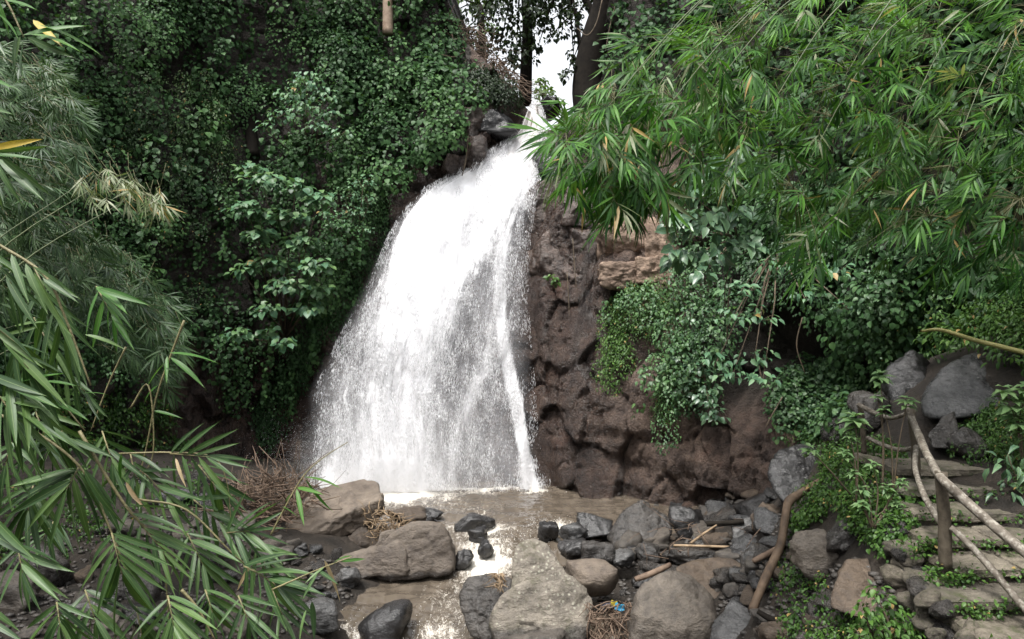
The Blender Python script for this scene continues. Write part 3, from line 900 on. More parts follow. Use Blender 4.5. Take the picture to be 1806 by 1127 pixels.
# ------------------------------------------------------------------ rocks
_ico = {}
def ico(sub):
    if sub not in _ico:
        bm = bmesh.new()
        bmesh.ops.create_icosphere(bm, subdivisions=sub, radius=1)
        bm.verts.ensure_lookup_table()
        _ico[sub] = (np.array([v.co[:] for v in bm.verts]), np.array([[v.index for v in f.verts] for f in bm.faces]))
        bm.free()
    return _ico[sub]

def planes_shape(n, d, p, sub):
    """rounded polyhedron: p-norm of the plane set (n unit normals, d distances)"""
    R, F = ico(sub)
    for _ in range(2):
        q = np.maximum(R @ n.T, 0) / d[None, :]
        t = (q ** p).sum(1) ** (-1.0 / p)
        V = R * t[:, None]
        if _ == 0:
            ext = np.ptp(V, axis=0)
            R = nrm(ico(sub)[0] * ext / ext.max())
    return V, F

def roughen(V, seed, amp, size):
    sc = 1.0 / size
    n = nrm(V - V.mean(0))
    a = fbm(V * 1.5 * sc + seed * 3.7, seed, 3) * .12 - np.abs(fbm(V * np.array([2.6, 2.6, 4.5]) * sc + seed, seed + 5, 4)) * .10 + fbm(V * 9 * sc, seed + 9, 4) * .03 + facet(V * 2.3 * sc + seed, seed, -.25) * .11 + facet(V * 5.5 * sc + seed, seed + 2) * .035
    return V + n * (a * amp * size)[:, None]

def rand_rock_shape(seed, p=14, k=13, sub=4, amp=1.0, flat=0):
    r = np.random.default_rng(seed)
    n = nrm(r.normal(0, 1, (k, 3)))
    n = np.concatenate([n, np.eye(3), -np.eye(3)])
    d = np.concatenate([r.uniform(.62, .95, k), np.full(6, 1.0)])
    V, F = planes_shape(n, d, p, sub)
    V = roughen(V, seed, amp, 1.0)
    lo, hi = V.min(0), V.max(0)
    V = (V - (lo + hi) / 2) / ((hi - lo) / 2)
    return V, F

def hull_planes(pts):
    bm = bmesh.new()
    for p in pts: bm.verts.new(p)
    bmesh.ops.convex_hull(bm, input=bm.verts)
    c = Vector((0, 0, 0))
    for p in pts: c += Vector(p)
    c /= len(pts)
    n, d = [], []
    for f in bm.faces:
        f.normal_update()
        q = f.normal.copy()
        k = q.dot(f.verts[0].co - c)
        if k < 0: q, k = -q, -k
        if f.calc_area() > 1e-5:
            n.append(q[:]); d.append(max(k, .02))
    bm.free()
    return np.array(n), np.array(d), np.array(c[:])

def rock_obj(name, V, F, mat, label, cat='boulder', group=None, loc=None, parent=None):
    loc = np.array(loc) if loc is not None else np.array([V[:, 0].mean(), V[:, 1].mean(), V[:, 2].min()])
    me = fast_mesh(name, V - (loc if parent is None else 0), F, MAT[mat])
    o = obj(name, me, parent)
    if parent is None:
        o.location = loc
        tag(o, label, cat, group)
    return o

def box_rock(px0, py0, px1, py1, Y, mat, label, seed, p=14, depth=None, name='boulder', cat='boulder', group=None, sub=4, amp=1.0, tilt=0, k=13, parent=None, sink=0.0):
    """rock that fills a box of photo pixels at distance Y"""
    V, F = rand_rock_shape(seed, p, k, sub, amp)
    c = P((px0 + px1) / 2, (py0 + py1) / 2, Y)
    w = (px1 - px0) / 2 / FPX * Y; h = (py1 - py0) / 2 / FPX * Y
    dp = depth if depth else min(max(w, .3), h * 2.0) * .9
    h2 = h * (1 + sink); cz = c.z - h * sink
    if tilt:
        ca, sa = math.cos(tilt), math.sin(tilt)
        V = V @ np.array([[ca, 0, sa], [0, 1, 0], [-sa, 0, ca]])
        lo, hi = V.min(0), V.max(0); V = (V - (lo + hi) / 2) / ((hi - lo) / 2)
    V = V * np.array([w, dp, h2]) + np.array([c.x, c.y + dp * .4, cz])
    return rock_obj(name, V, F, mat, label, cat, group, parent=parent)

def hull_rock(pts, mat, label, seed, p=22, sub=5, amp=.6, name='boulder', cat='boulder', parent=None, join=None):
    parts = [pts] + (join or [])
    VV, FF, b = [], [], 0
    for q, ps in enumerate(parts):
        w = [P(*a) for a in ps]
        n, d, c = hull_planes(w)
        V, F = planes_shape(n, d, p, sub)
        wa = np.array([tuple(q_) for q_ in w]) - c     # fill the traced box again after rounding
        V = (V - V.min(0)) / np.ptp(V, axis=0) * np.ptp(wa, axis=0) + wa.min(0)
        size = float(np.ptp(V, axis=0).max()) / 2
        V = roughen(V, seed + q, amp, size) + c
        VV.append(V); FF.append(F + b); b += len(V)
    return rock_obj(name, np.concatenate(VV), np.concatenate(FF), mat, label, cat, parent=parent)

def sh(pts, dy):  # push a set of pixel points further away without changing where they appear
    return [(a, b, c + dy) for a, b, c in pts]

# tilted slab on the left bank
hull_rock(sh([(486, 938, 17.0), (562, 860, 18.6), (640, 844, 19.0), (667, 848, 18.8), (675, 878, 17.7), (505, 950, 16.7), (498, 965, 16.8), (548, 970, 17.0), (645, 932, 17.6),
           (677, 905, 17.8), (530, 950, 18.8), (668, 900, 19.0)], 1.4), 'boulder_tan', 'large tilted tan slab boulder beside the twig pile on the left bank', 301, p=40, amp=.55)
# notched boulder in front of it
hull_rock([(662, 960, 17.6), (690, 940, 17.5), (725, 922, 17.6), (765, 918, 17.8), (792, 935, 17.7), (802, 970, 17.7), (800, 1008, 17.4), (740, 1020, 17.2), (660, 1020, 17.3), (660, 990, 17.3), (720, 930, 18.8), (790, 940, 18.8), (790, 1015, 18.8), (670, 1000, 18.8)],
          'boulder_tan', 'broad tan boulder with a notched rounded top at the edge of the stream', 311, p=15, amp=.5,
          join=[[(575, 1012, 17.3), (590, 985, 17.4), (640, 968, 17.5), (700, 950, 17.5), (720, 970, 17.2), (720, 1018, 17.1), (640, 1020, 17.1), (580, 1020, 17.2), (620, 980, 18.6), (720, 970, 18.6), (700, 1010, 18.6)],
                [(664, 965, 17.4), (672, 940, 17.5), (690, 934, 17.6), (712, 945, 17.6), (720, 980, 17.5), (670, 1005, 17.3), (690, 940, 18.4), (715, 990, 18.4)]])
# peaked boulder in the middle of the stream
hull_rock([(905, 970, 14.5), (912, 956, 14.7), (940, 950, 15.0), (962, 957, 14.9), (985, 988, 14.6), (1022, 1045, 14.3), (1015, 1080, 14.1), (900, 1085, 14.0), (900, 1030, 14.2), (945, 955, 15.6), (1005, 1040, 15.6), (915, 1040, 15.6)],
          'boulder_lichen', 'big peaked grey boulder with pale lichen spots in midstream', 321, p=20, amp=.4,
          join=[[(868, 1072, 14.0), (895, 1040, 14.1), (930, 1022, 14.1), (1000, 1012, 14.4), (1034, 1045, 14.3), (1044, 1090, 14.0), (1020, 1145, 13.7), (880, 1145, 13.6), (862, 1110, 13.9), (1020, 1060, 15.8), (900, 1060, 15.6), (880, 1130, 15.6), (1020, 1130, 15.6)]])
hull_rock([(810, 1050, 14.6), (822, 1022, 14.7), (860, 1014, 14.8), (900, 1022, 14.8), (905, 1070, 14.3), (890, 1115, 14.1), (860, 1130, 14.1), (822, 1112, 14.3), (812, 1080, 14.4), (840, 1030, 15.6), (900, 1040, 15.6), (880, 1110, 15.4)],
          'boulder_dark', 'dark ribbed boulder leaning on the left of the peaked midstream boulder', 331, p=14, amp=.6)
box_rock(998, 992, 1090, 1062, 15.4, 'boulder_tan', 'smooth tan boulder behind the right shoulder of the peaked boulder', 341, 9, amp=.5)
box_rock(628, 1072, 722, 1150, 14.5, 'boulder_wet', 'glossy black round boulder in the stream at the bottom of the photo', 351, 7, amp=.5)
box_rock(880, 1114, 1010, 1175, 13.3, 'boulder_grey', 'flat topped grey boulder cut by the bottom edge below the peaked boulder', 361, 10)
hull_rock([(1112, 1080, 13.6), (1128, 1035, 13.8), (1160, 1012, 14.0), (1205, 1008, 14.2), (1240, 1030, 14.0), (1262, 1080, 13.6), (1258, 1150, 13.3), (1110, 1150, 13.3), (1130, 1100, 13.2), (1230, 1095, 13.2), (1180, 1030, 15.2), (1250, 1080, 15.0), (1120, 1080, 15.0), (1180, 1150, 15)],
          'boulder_grey', 'large rounded brown grey boulder right of the litter filled gap', 371, p=12, amp=.4)
hull_rock([(1188, 1000, 14.9), (1225, 985, 15.2), (1275, 980, 15.3), (1310, 1000, 15.1), (1322, 1040, 14.7), (1290, 1058, 14.4), (1230, 1055, 14.4), (1195, 1030, 14.6), (1240, 990, 16.2), (1300, 1010, 16.2), (1250, 1050, 16)],
          'boulder_brown', 'brown boulder wedged behind the large rounded boulder', 381, p=20, amp=.5)
hull_rock([(1256, 1100, 13.2), (1290, 1058, 13.5), (1325, 1080, 13.3), (1342, 1098, 13.1), (1330, 1120, 12.8), (1270, 1140, 12.7), (1252, 1135, 12.9), (1300, 1075, 14.2), (1335, 1100, 14.0), (1265, 1110, 14.0)],
          'boulder_slate', 'angular blue grey boulder at the foot of the leaning log', 391, p=40, amp=.4)
# dark broken rocks on the right of the rapids
hull_rock([(1072, 945, 18.5), (1095, 905, 18.7), (1132, 884, 18.9), (1150, 892, 18.9), (1185, 915, 18.7), (1180, 950, 18.2), (1140, 972, 17.8), (1085, 970, 18.0), (1130, 890, 19.8), (1180, 930, 19.6), (1090, 950, 19.6)],
          'boulder_dark', 'pointed dark slanting rock standing tallest in the rubble by the pool', 401, p=40, amp=.5)
hull_rock([(1014, 940, 18.9), (1018, 903, 19.1), (1040, 905, 19.1), (1080, 918, 19.0), (1078, 942, 18.6), (1030, 950, 18.5), (1020, 905, 19.8), (1075, 920, 19.8), (1030, 945, 19.6)],
          'boulder_wet', 'black wedge shaped rock at the right lip of the rapids', 411, p=40, amp=.5)
box_rock(1180, 893, 1247, 968, 18.5, 'boulder_wet', 'black blocky rock just right of the pointed slanting rock', 421, 26)
box_rock(984, 924, 1040, 963, 18.2, 'boulder_slate', 'wet blue grey rock nearest the white water on the right', 431, 30)
box_rock(984, 952, 1036, 992, 17.5, 'boulder_wet', 'black rock below the wet blue grey rock behind the peaked boulder', 441, 26)
box_rock(1024, 956, 1088, 1014, 16.8, 'boulder_dark', 'dark egg shaped rock right behind the peaked boulder', 451, 14)
box_rock(1080, 974, 1122, 1002, 16.6, 'boulder_slate', 'small blue grey flat rock beside the dark egg shaped rock', 461, 26)
box_rock(1165, 966, 1276, 1008, 16.4, 'boulder_dark', 'long low dark rock with a bamboo stick lying behind it', 471, 30)
box_rock(1120, 960, 1168, 998, 16.9, 'boulder_dark', 'dark square rock in the middle of the rubble', 481, 26)
box_rock(1310, 962, 1352, 1024, 14.9, 'boulder_dark', 'upright dark rock left of the leaning log', 491, 20)
box_rock(1290, 915, 1352, 962, 17.0, 'boulder_slate', 'pale wet flat rock near the top of the rubble', 501, 24)
box_rock(1330, 890, 1392, 968, 16.0, 'boulder_brown', 'brown shaded rock behind the bend of the leaning log', 511, 20)
hull_rock([(1350, 830, 15.8), (1365, 800, 16.0), (1400, 784, 16.2), (1440, 782, 16.3), (1462, 815, 16.0), (1455, 860, 15.6), (1420, 892, 15.2), (1385, 890, 15.2), (1360, 862, 15.5), (1400, 790, 17.2), (1450, 840, 17), (1380, 870, 16.8)],
          'boulder_wet', 'big dark wet boulder above the top of the leaning log', 521, p=14, amp=.5)
# rapids
box_rock(800, 907, 874, 942, 20.0, 'boulder_wet', 'black rock splitting the water at the head of the rapids', 531, 26)
box_rock(824, 932, 860, 956, 19.2, 'boulder_wet', 'small black rock just below the black rock heading the rapids', 541, 20, sink=.3)
box_rock(842, 954, 872, 976, 18.4, 'boulder_wet', 'small wet rock in the white rapids beside the notched boulder', 551, 16, sink=.5)
box_rock(800, 970, 836, 1000, 17.9, 'boulder_wet', 'water washed rock at the right end of the notched boulder', 561, 12, sink=.4)
box_rock(948, 922, 986, 952, 19.0, 'boulder_wet', 'submerged dark rock under the right hand rapid', 571, 12, sink=.4)
box_rock(742, 898, 782, 922, 20.5, 'boulder_wet', 'small black rounded rock behind the notched boulder', 581, 10)
box_rock(684, 898, 752, 934, 19.6, 'boulder_brown', 'brown earthy rock between the tilted slab and the notched boulder', 591, 16)
box_rock(588, 1003, 636, 1044, 16.6, 'boulder_slate', 'flat pale grey stone on the pebbly shore left of the stream', 601, 26)
box_rock(600, 925, 680, 1000, 18.9, 'boulder_brown', 'shaded brown rock propping up the tilted slab', 611, 18)
# left bank under the bamboo
LEFT = [((-30, 1018, 62, 1098), 12.8, 'boulder_grey', 'grey boulder in the lower left corner under the bamboo'),
        ((10, 968, 118, 1065), 14.0, 'boulder_dark', 'large dark boulder in the lower left behind the grey corner boulder'),
        ((122, 1058, 206, 1108), 12.9, 'boulder_slate', 'slanted slate grey stone at lower left under bamboo leaves'),
        ((164, 1092, 222, 1140), 12.3, 'boulder_grey', 'small pale stone at the bottom edge on the left'),
        ((196, 1010, 282, 1090), 13.6, 'boulder_dark', 'dark stone in the gap between bamboo sprays, lower left'),
        ((300, 960, 392, 1030), 15.6, 'boulder_dark', 'dark bank stone under the middle of the left bamboo'),
        ((440, 985, 512, 1050), 16.4, 'boulder_brown', 'brown bank stone at the right end of the left bamboo'),
        ((196, 840, 268, 892), 19.5, 'boulder_dark', 'dark round stone on the far left shore behind the bamboo'),
        ((320, 905, 402, 965), 17.6, 'boulder_dark', 'dark stone below the twig pile on the left shore'),
        ((395, 1050, 470, 1120), 13.8, 'boulder_grey', 'grey stone showing between bamboo leaves at bottom centre left'),
        ((525, 1060, 600, 1118), 14.4, 'boulder_slate', 'wet slate stone at the water edge left of the black boulder')]
for i, (b, Y, mt, lb) in enumerate(LEFT):
    box_rock(*b, Y, mt, lb, 620 + i, 18)
# right bank
hull_rock([(1466, 1050, 10.4), (1490, 984, 10.9), (1555, 985, 11.0), (1575, 1010, 10.8), (1620, 1060, 10.4), (1630, 1085, 10.2), (1540, 1098, 10.0), (1465, 1068, 10.3), (1500, 1000, 11.8), (1600, 1060, 11.6), (1480, 1060, 11.4)],
          'boulder_brown', 'large brown wedge boulder above the leafy bush at lower right', 651, p=36, amp=.3)
box_rock(1396, 936, 1478, 1022, 12.0, 'boulder_grey', 'mossy grey brown boulder between the log and the brown wedge boulder', 661, 24, tilt=.6)
box_rock(1458, 918, 1524, 992, 11.8, 'boulder_dark', 'dark cracked rock above the brown wedge boulder', 671, 26)
box_rock(1340, 1100, 1440, 1160, 11.8, 'boulder_brown', 'reddish flat rock at the bottom edge below the log', 681, 20)
hull_rock([(1622, 720, 13.7), (1632, 672, 14.0), (1665, 645, 14.3), (1720, 618, 14.6), (1762, 613, 14.7), (1790, 640, 14.4), (1802, 665, 14.2), (1790, 700, 13.6), (1755, 725, 13.3), (1690, 735, 13.3), (1640, 740, 13.4), (1720, 630, 15.8), (1790, 680, 15.6), (1640, 720, 15.2)],
          'boulder_slate', 'huge smooth grey boulder above the landing of the stairs', 691, p=9, amp=.4)
hull_rock([(1638, 765, 12.9), (1660, 738, 13.1), (1683, 727, 13.2), (1692, 765, 12.9), (1680, 790, 12.7), (1645, 790, 12.7), (1680, 740, 14), (1650, 780, 13.8)],
          'boulder_dark', 'small pointed dark rock under the huge smooth grey boulder', 701, p=40, amp=.4)
box_rock(1560, 618, 1660, 745, 15.2, 'boulder_wet', 'black shaded rock left of the huge smooth grey boulder', 711, 20)
box_rock(1505, 690, 1575, 760, 14.6, 'boulder_dark', 'dark rock behind the far end of the wooden railing', 721, 24)
box_rock(1676, 755, 1740, 810, 12.6, 'boulder_dark', 'low dark rock at the back of the landing beside green shrubs', 731, 20)
box_rock(1640, 730, 1790, 800, 14.6, 'boulder_dark', 'dark ledge rock beneath the huge smooth grey boulder', 741, 24)
box_rock(1455, 735, 1530, 800, 15.4, 'boulder_dark', 'dark rock left of the railing above the green bank', 751, 20)
# rocks around the notch at the top of the fall
TOP = [((840, 190, 914, 246), 27.4, 'boulder_wet', 'black wet slab left of the top of the waterfall', .45),
       ((800, 188, 866, 262), 27.2, 'block_brown', 'brown rock shoulder at the upper left of the waterfall', .2),
       ((945, 165, 990, 205), 31.0, 'boulder_wet', 'wet rock ridge behind the spout of the waterfall', .5),
       ((972, 200, 1040, 262), 28.0, 'boulder_wet', 'black rock on the right of the waterfall spout', -.2),
       ((812, 240, 860, 305), 26.9, 'block_brown', 'brown rock column beside the upper left edge of the waterfall', 0),
       ((775, 262, 826, 315), 26.7, 'block_brown', 'shaded rock column under the creepers left of the waterfall', 0),
       ((938, 258, 1000, 325), 26.7, 'boulder_wet', 'wet black rock right of the upper waterfall', 0)]
for i, (b, Y, mt, lb, tl) in enumerate(TOP):
    box_rock(*b, Y, mt, lb, 760 + i, 26, tilt=tl, depth=.9)
# blocks standing proud of the rock wall on the right of the fall
BLK = [((926, 318, 998, 408), 25.0, 'block_brown'), ((994, 322, 1062, 398), 24.8, 'block_brown'), ((932, 404, 1000, 516), 24.5, 'block_brown'), ((996, 394, 1064, 476), 24.4, 'block_brown'), ((986, 470, 1022, 522), 24.3, 'block_brown'),
       ((1058, 386, 1150, 470), 24.1, 'block_tan'), ((1138, 384, 1196, 464), 23.9, 'block_tan'), ((1060, 468, 1128, 506), 23.8, 'block_tan'), ((1122, 458, 1186, 504), 23.7, 'block_tan')]
for i, (b, Y, mt) in enumerate(BLK):
    h = cast((b[0] + b[2]) / 2, (b[1] + b[3]) / 2, 'cliff')
    Yw = h[0].y if h else Y
    e = 7
    box_rock(b[0] - e, b[1] - e, b[2] + e, b[3] + e, Yw + (.22 if mt == 'block_brown' else .05), mt, None, 830 + i, 60, name='rock_block', parent=cliff, k=11 if mt == 'block_brown' else 5, depth=.7, amp=1.1, sub=5)

# rubble: single small stones on the banks
def rubble():
    protos = [rand_rock_shape(900 + i, 45 if i % 3 else 14, 8, 3, 1.1) for i in range(8)]
    mats = ['boulder_dark', 'rubble_stone', 'boulder_wet', 'boulder_slate', 'boulder_brown', 'rubble_stone', 'boulder_dark', 'boulder_grey']
    meshes = [fast_mesh('stone', V, F, MAT[mats[i]]) for i, (V, F) in enumerate(protos)]
    zones = [([(985, 905), (1290, 880), (1400, 900), (1380, 1010), (1310, 1060), (1120, 1030), (1030, 1010)], 150, (.10, .36), 'angular stone in the rubble between the pool and the leaning log', 'rubble stones right of the rapids'),
             ([(1320, 1010), (1400, 960), (1470, 1060), (1440, 1127), (1300, 1127)], 24, (.07, .22), 'stone on the soil below the leaning log', 'stones below the log'),
             ([(1185, 875), (1370, 860), (1380, 910), (1200, 910)], 18, (.12, .4), 'stone at the foot of the rock wall behind the rubble', 'stones at the cliff foot'),
             ([(560, 990), (640, 1010), (620, 1060), (540, 1100), (500, 1020)], 26, (.06, .14), 'pebble on the shore left of the notched boulder', 'shore pebbles'),
             ([(0, 960), (400, 900), (520, 960), (500, 1127), (0, 1127)], 38, (.12, .36), 'stone on the left bank under the bamboo leaves', 'left bank stones'),
             ([(200, 840), (430, 830), (480, 900), (250, 930)], 12, (.14, .4), 'stone on the left shore behind the bamboo', 'left shore stones'),
             ([(480, 960), (560, 965), (600, 985), (560, 1010), (490, 1020)], 16, (.1, .26), 'stone in the shade under the tilted slab', 'stones under the slab'),
             ([(1060, 1010), (1110, 1010), (1110, 1060), (1050, 1060)], 10, (.06, .14), 'pebble in the gap above the litter between two boulders', 'gap pebbles')]
    for poly, n, (s0, s1), lb, grp in zones:
        for px, py in sample_poly(poly, n):
            h = cast(px, py, 'ground')
            if not h: continue
            s = s0 + (s1 - s0) * random.random() ** 1.8
            mi = random.randrange(8)
            adj = ('larger ' if s > s0 + .45 * (s1 - s0) else 'small ') + ['black grey', 'brown grey', 'wet black', 'blue grey', 'brown', 'brown grey', 'black grey', 'pale grey'][mi]
            o = obj('stone', meshes[mi])
            o.location = h[0] + Vector((0, 0, s * .3))
            o.scale = (s * random.uniform(.8, 1.4), s * random.uniform(.8, 1.2), s * random.uniform(.5, .9))
            o.rotation_euler = (random.uniform(-.4, .4), random.uniform(-.4, .4), random.uniform(0, 6.28))
            tag(o, adj + ' ' + lb, 'stone', grp)
    # gravel too small to pick out
    V0, F0 = ico(1)
    VV, FF, b = [], [], 0
    for poly, n in (([(985, 900), (1400, 880), (1390, 1030), (1310, 1090), (1040, 1060)], 900), ([(480, 950), (640, 1010), (620, 1060), (540, 1127), (0, 1127), (0, 960), (420, 840)], 1100), ([(1320, 1000), (1480, 960), (1640, 1080), (1640, 1140), (1300, 1140)], 500)):
        for px, py in sample_poly(poly, n):
            h = cast(px, py, 'ground')
            if not h: continue
            s = random.uniform(.02, .075)
            q = V0 * (1 + RNG.normal(0, .12, (len(V0), 1))) * np.array([s * random.uniform(.8, 1.5), s, s * .6]) + np.array(h[0][:]) + np.array([0, 0, s * .2])
            VV.append(q); FF.append(F0 + b); b += len(V0)
    g = obj('gravel', fast_mesh('gravel', np.concatenate(VV), np.concatenate(FF), MAT['rubble_stone']))
    tag(g, 'fine gravel lying between the stones of both banks', 'gravel', kind='stuff')
rubble()

# ------------------------------------------------------------------ stairs, wall, railing
def slab_shape(w, d, h, seed, amp=.5):
    bm = bmesh.new()
    bmesh.ops.create_cube(bm, size=2)
    bmesh.ops.subdivide_edges(bm, edges=bm.edges[:], cuts=14, use_grid_fill=True)
    bm.verts.ensure_lookup_table()
    V = np.array([v.co[:] for v in bm.verts]); F = np.array([[v.index for v in f.verts] for f in bm.faces])
    bm.free()
    nv = np.sign(V) * np.maximum(np.abs(V) - .7, 0)
    V = V * np.array([w, d, h]) / 2
    # worn, rounded edges and an uneven face
    e = (np.abs(V / (np.array([w, d, h]) / 2)) > .9).sum(1)
    V = V - np.sign(V) * ((e >= 2) * .028)[:, None] * (.6 + .8 * vnoise(V * 5 + seed, seed))[:, None]
    q = fbm(V * 2.2 + seed, seed, 4) * .075 + fbm(V * 9 + seed, seed + 3, 3) * .03
    V = V + nrm(nv) * (q * amp)[:, None]
    return V, F

def stairs():
    root = empty('stone_staircase', (6.6, 9.0, 1.2), 'worn stone stairway climbing the right bank to a landing', 'staircase')
    off = np.array([6.6, 9.0, 1.2])
    edges = [(12.0, 3.09), (11.45, 2.89), (10.85, 2.69), (10.22, 2.49), (9.58, 2.29), (8.98, 2.09), (8.38, 1.89), (7.78, 1.69)]
    for i, (y, z) in enumerate(edges):
        x0 = [6.2, 6.0, 5.85, 5.7, 5.72, 5.25, 5.3, 5.3][i]
        x1 = [7.85, 7.75, 7.65, 7.6, 7.6, 7.6, 7.6, 7.6][i]
        d = 1.5 if i == 0 else .8
        # two or three stones per step
        cuts = [x0, lerp(x0, x1, .45 + .1 * math.sin(i * 2.3)), x1]
        for k in range(2):
            w = cuts[k + 1] - cuts[k] + .03
            Vr, Fr = slab_shape(w - .06, d, .26, 1300 + i * 7 + k, 1.2)
            Vr = Vr + np.array([(cuts[k] + cuts[k + 1]) / 2, y + d / 2 + .07, z - .20]) - off
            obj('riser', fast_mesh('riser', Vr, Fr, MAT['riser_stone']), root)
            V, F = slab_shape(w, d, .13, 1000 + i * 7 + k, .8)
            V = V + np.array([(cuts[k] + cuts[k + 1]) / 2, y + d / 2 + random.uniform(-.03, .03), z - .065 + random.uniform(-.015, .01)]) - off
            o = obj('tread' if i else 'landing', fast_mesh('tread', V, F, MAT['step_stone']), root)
    # rubble masonry side wall below the stairs
    r = np.random.default_rng(5)
    protos = [fast_mesh('wall_stone', *rand_rock_shape(1100 + i, 20, 12, 3), MAT['step_stone'] if i % 2 else MAT['boulder_dark']) for i in range(6)]
    for k in range(120):
        y = r.uniform(7.6, 11.4); top = np.interp(y, [7.5, 12], [1.6, 2.95])
        x = 5.28 + r.uniform(-.12, .12) + max(0, (y - 9.4)) * .22
        z = top - .08 - r.random() * .95
        s = r.uniform(.08, .19)
        o = obj('wall_stone', protos[k % 6], root)
        o.location = Vector((x - (top - z) * .12, y, z)) - Vector(off)
        o.scale = (s * 1.2, s * 1.2, s * .8)
        o.rotation_euler = tuple(r.uniform(-.6, .6, 3))
    return root
stairs()

def railing():
    root = empty('wooden_railing', P(1668, 992, 9.7), 'rustic railing of pale branch rails on dark posts beside the stairs', 'railing')
    off = root.location
    A, B_ = 9.65, 11.9
    def part(name, pts, r, mat, n=10, wob=.012):
        pts = smooth_path(pts, 7)
        q = np.array([tuple(p) for p in pts])
        q[1:-1] += fbm(q[1:-1] * 2.1 + 3, 7, 2)[:, None] * wob * np.array([1, .3, .8])
        rr = np.linspace(r[0], r[1], len(q)) * (.72 if name == 'rail' else .75) * (1 + .16 * fbm(q * 5, 3, 3))
        return obj(name, tubes_mesh(name, [(q, rr)], MAT[mat], n, off), root)
    part('post', [P(1667, 1000, A), P(1665, 930, A), P(1660, 832, A)], (.115, .105), 'post_wood', wob=.02)
    part('post', [P(1616, 842, B_), P(1613, 780, B_), P(1606, 718, B_)], (.085, .08), 'post_wood')
    part('post', [P(1524, 800, 13.4), P(1522, 760, 13.4), P(1518, 712, 13.4)], (.07, .065), 'post_wood')
    part('rail', [P(1598, 716, B_ - .08), P(1618, 762, B_ - .35), P(1640, 812, 10.5), P(1662, 844, A - .12), P(1700, 880, 9.35), P(1750, 925, 9.0), P(1812, 978, 8.6), P(1900, 1050, 8.0)], (.075, .088), 'rail_wood')
    part('rail', [P(1616, 788, B_ - .1), P(1614, 826, 11.3), P(1628, 870, 10.6), P(1652, 912, 10.1), P(1672, 935, A + .12)], (.055, .06), 'rail_wood')
    part('rail', [P(1676, 930, A - .12), P(1714, 966, 9.35), P(1750, 1006, 9.1), P(1800, 1064, 8.8), P(1860, 1130, 8.4)], (.06, .062), 'rail_wood')
    part('rail', [P(1514, 714, 13.3), P(1548, 730, 12.9), P(1575, 737, 12.5), P(1612, 724, B_)], (.06, .05), 'rail_wood')
    part('rail', [P(1530, 772, 13.3), P(1560, 786, 12.8), P(1590, 793, 12.3), P(1614, 790, B_)], (.055, .05), 'rail_wood')
railing()

def single_tube(name, pts, r, mat, label, cat, n=8, k=6, group=None):
    pts = smooth_path(pts, k)
    q = np.array([tuple(p) for p in pts])
    base = Vector(q[np.argmin(q[:, 2])])
    rr = np.interp(np.linspace(0, 1, len(q)), np.linspace(0, 1, len(r)), r) * (1 + .12 * fbm(q * 4, 3, 2))
    o = obj(name, tubes_mesh(name, [(q, rr)], MAT[mat], n, base))
    o.location = base
    return tag(o, label, cat, group)

single_tube('driftwood_log', [P(1326, 1078, 12.7), P(1350, 1020, 12.9), P(1376, 962, 13.1), P(1386, 905, 13.3), P(1392, 884, 13.4), P(1412, 870, 13.6), P(1446, 848, 13.9)], [.075, .08, .078, .068, .08, .075, .055], 'drift_wood',
            'long bent bare log leaning from the rubble up to the green bank', 'log', 12, 8)
single_tube('driftwood_stick', [P(1328, 990, 13.6), P(1352, 978, 13.5), P(1374, 966, 13.3)], [.05, .06, .05], 'dead_twig', 'short thick stick jutting left from the leaning log', 'stick')
single_tube('driftwood_stick', [P(1120, 1022, 15.0), P(1148, 1012, 15.1), P(1182, 996, 15.3)], [.05, .07, .06], 'dead_twig', 'frayed brown stick above the large rounded boulder', 'stick')
single_tube('bamboo_stick', [P(1188, 962, 16.6), P(1260, 964, 16.4), P(1312, 966, 16.3)], [.03, .032, .026], 'dead_reed', 'fallen pale bamboo stick lying across the rubble', 'stick')
single_tube('driftwood_stick', [P(1218, 958, 16.6), P(1240, 942, 16.7), P(1264, 926, 16.8)], [.03, .03, .02], 'dead_reed', 'thin pale stick standing slanted in the rubble', 'stick')
single_tube('driftwood_stick', [P(1246, 924, 17.2), P(1290, 922, 17.1), P(1312, 920, 17.0)], [.06, .06, .05], 'bark_dark', 'dark stick lying flat at the back of the rubble', 'stick')
single_tube('driftwood_stick', [P(1336, 1078, 12.3), P(1356, 1090, 12.2), P(1376, 1098, 12.1)], [.04, .05, .04], 'bark_dark', 'dark stick at the foot of the leaning log', 'stick')
single_tube('bamboo_pole', [P(1626, 584, 13.6), P(1660, 582, 13.4), P(1720, 600, 13.2), P(1806, 622, 12.9), P(1900, 650, 12.6)], [.025, .035, .04, .045, .045], 'bamboo_pole', 'yellow green bamboo pole bending over the huge grey boulder', 'bamboo pole')

# litter caught between boulders
def scrap(px, py, Y, s, col, label):
    m, N, L = M('scrap_' + label.split()[0])
    p = pbsdf(N, L, col, .4, .5); out(N, L, p.outputs[0])
    n = 9
    u = np.linspace(-1, 1, n)
    U, W = np.meshgrid(u, u, indexing='ij')
    Z = fbm(np.stack([U * 1.7 + px, W * 1.7, U * 0], -1), 5, 3) * .9
    V = np.stack([U * s, Z * s * .8, W * s * .8 - .1 * Z], -1).reshape(-1, 3)
    o = obj('plastic_scrap', fast_mesh('plastic_scrap', V, grid_faces(n, n), m))
    o.location = P(px, py, Y)
    tag(o, label, 'litter')
scrap(1093, 1071, 14.0, .09, (.05, .30, .50), 'blue crumpled plastic scrap caught between two boulders')
scrap(1083, 1065, 14.05, .06, (.55, .45, .06), 'yellow crumpled plastic scrap caught between two boulders')
scrap(1068, 1068, 14.1, .09, (.05, .05, .07), 'dark crumpled rag caught between two boulders')
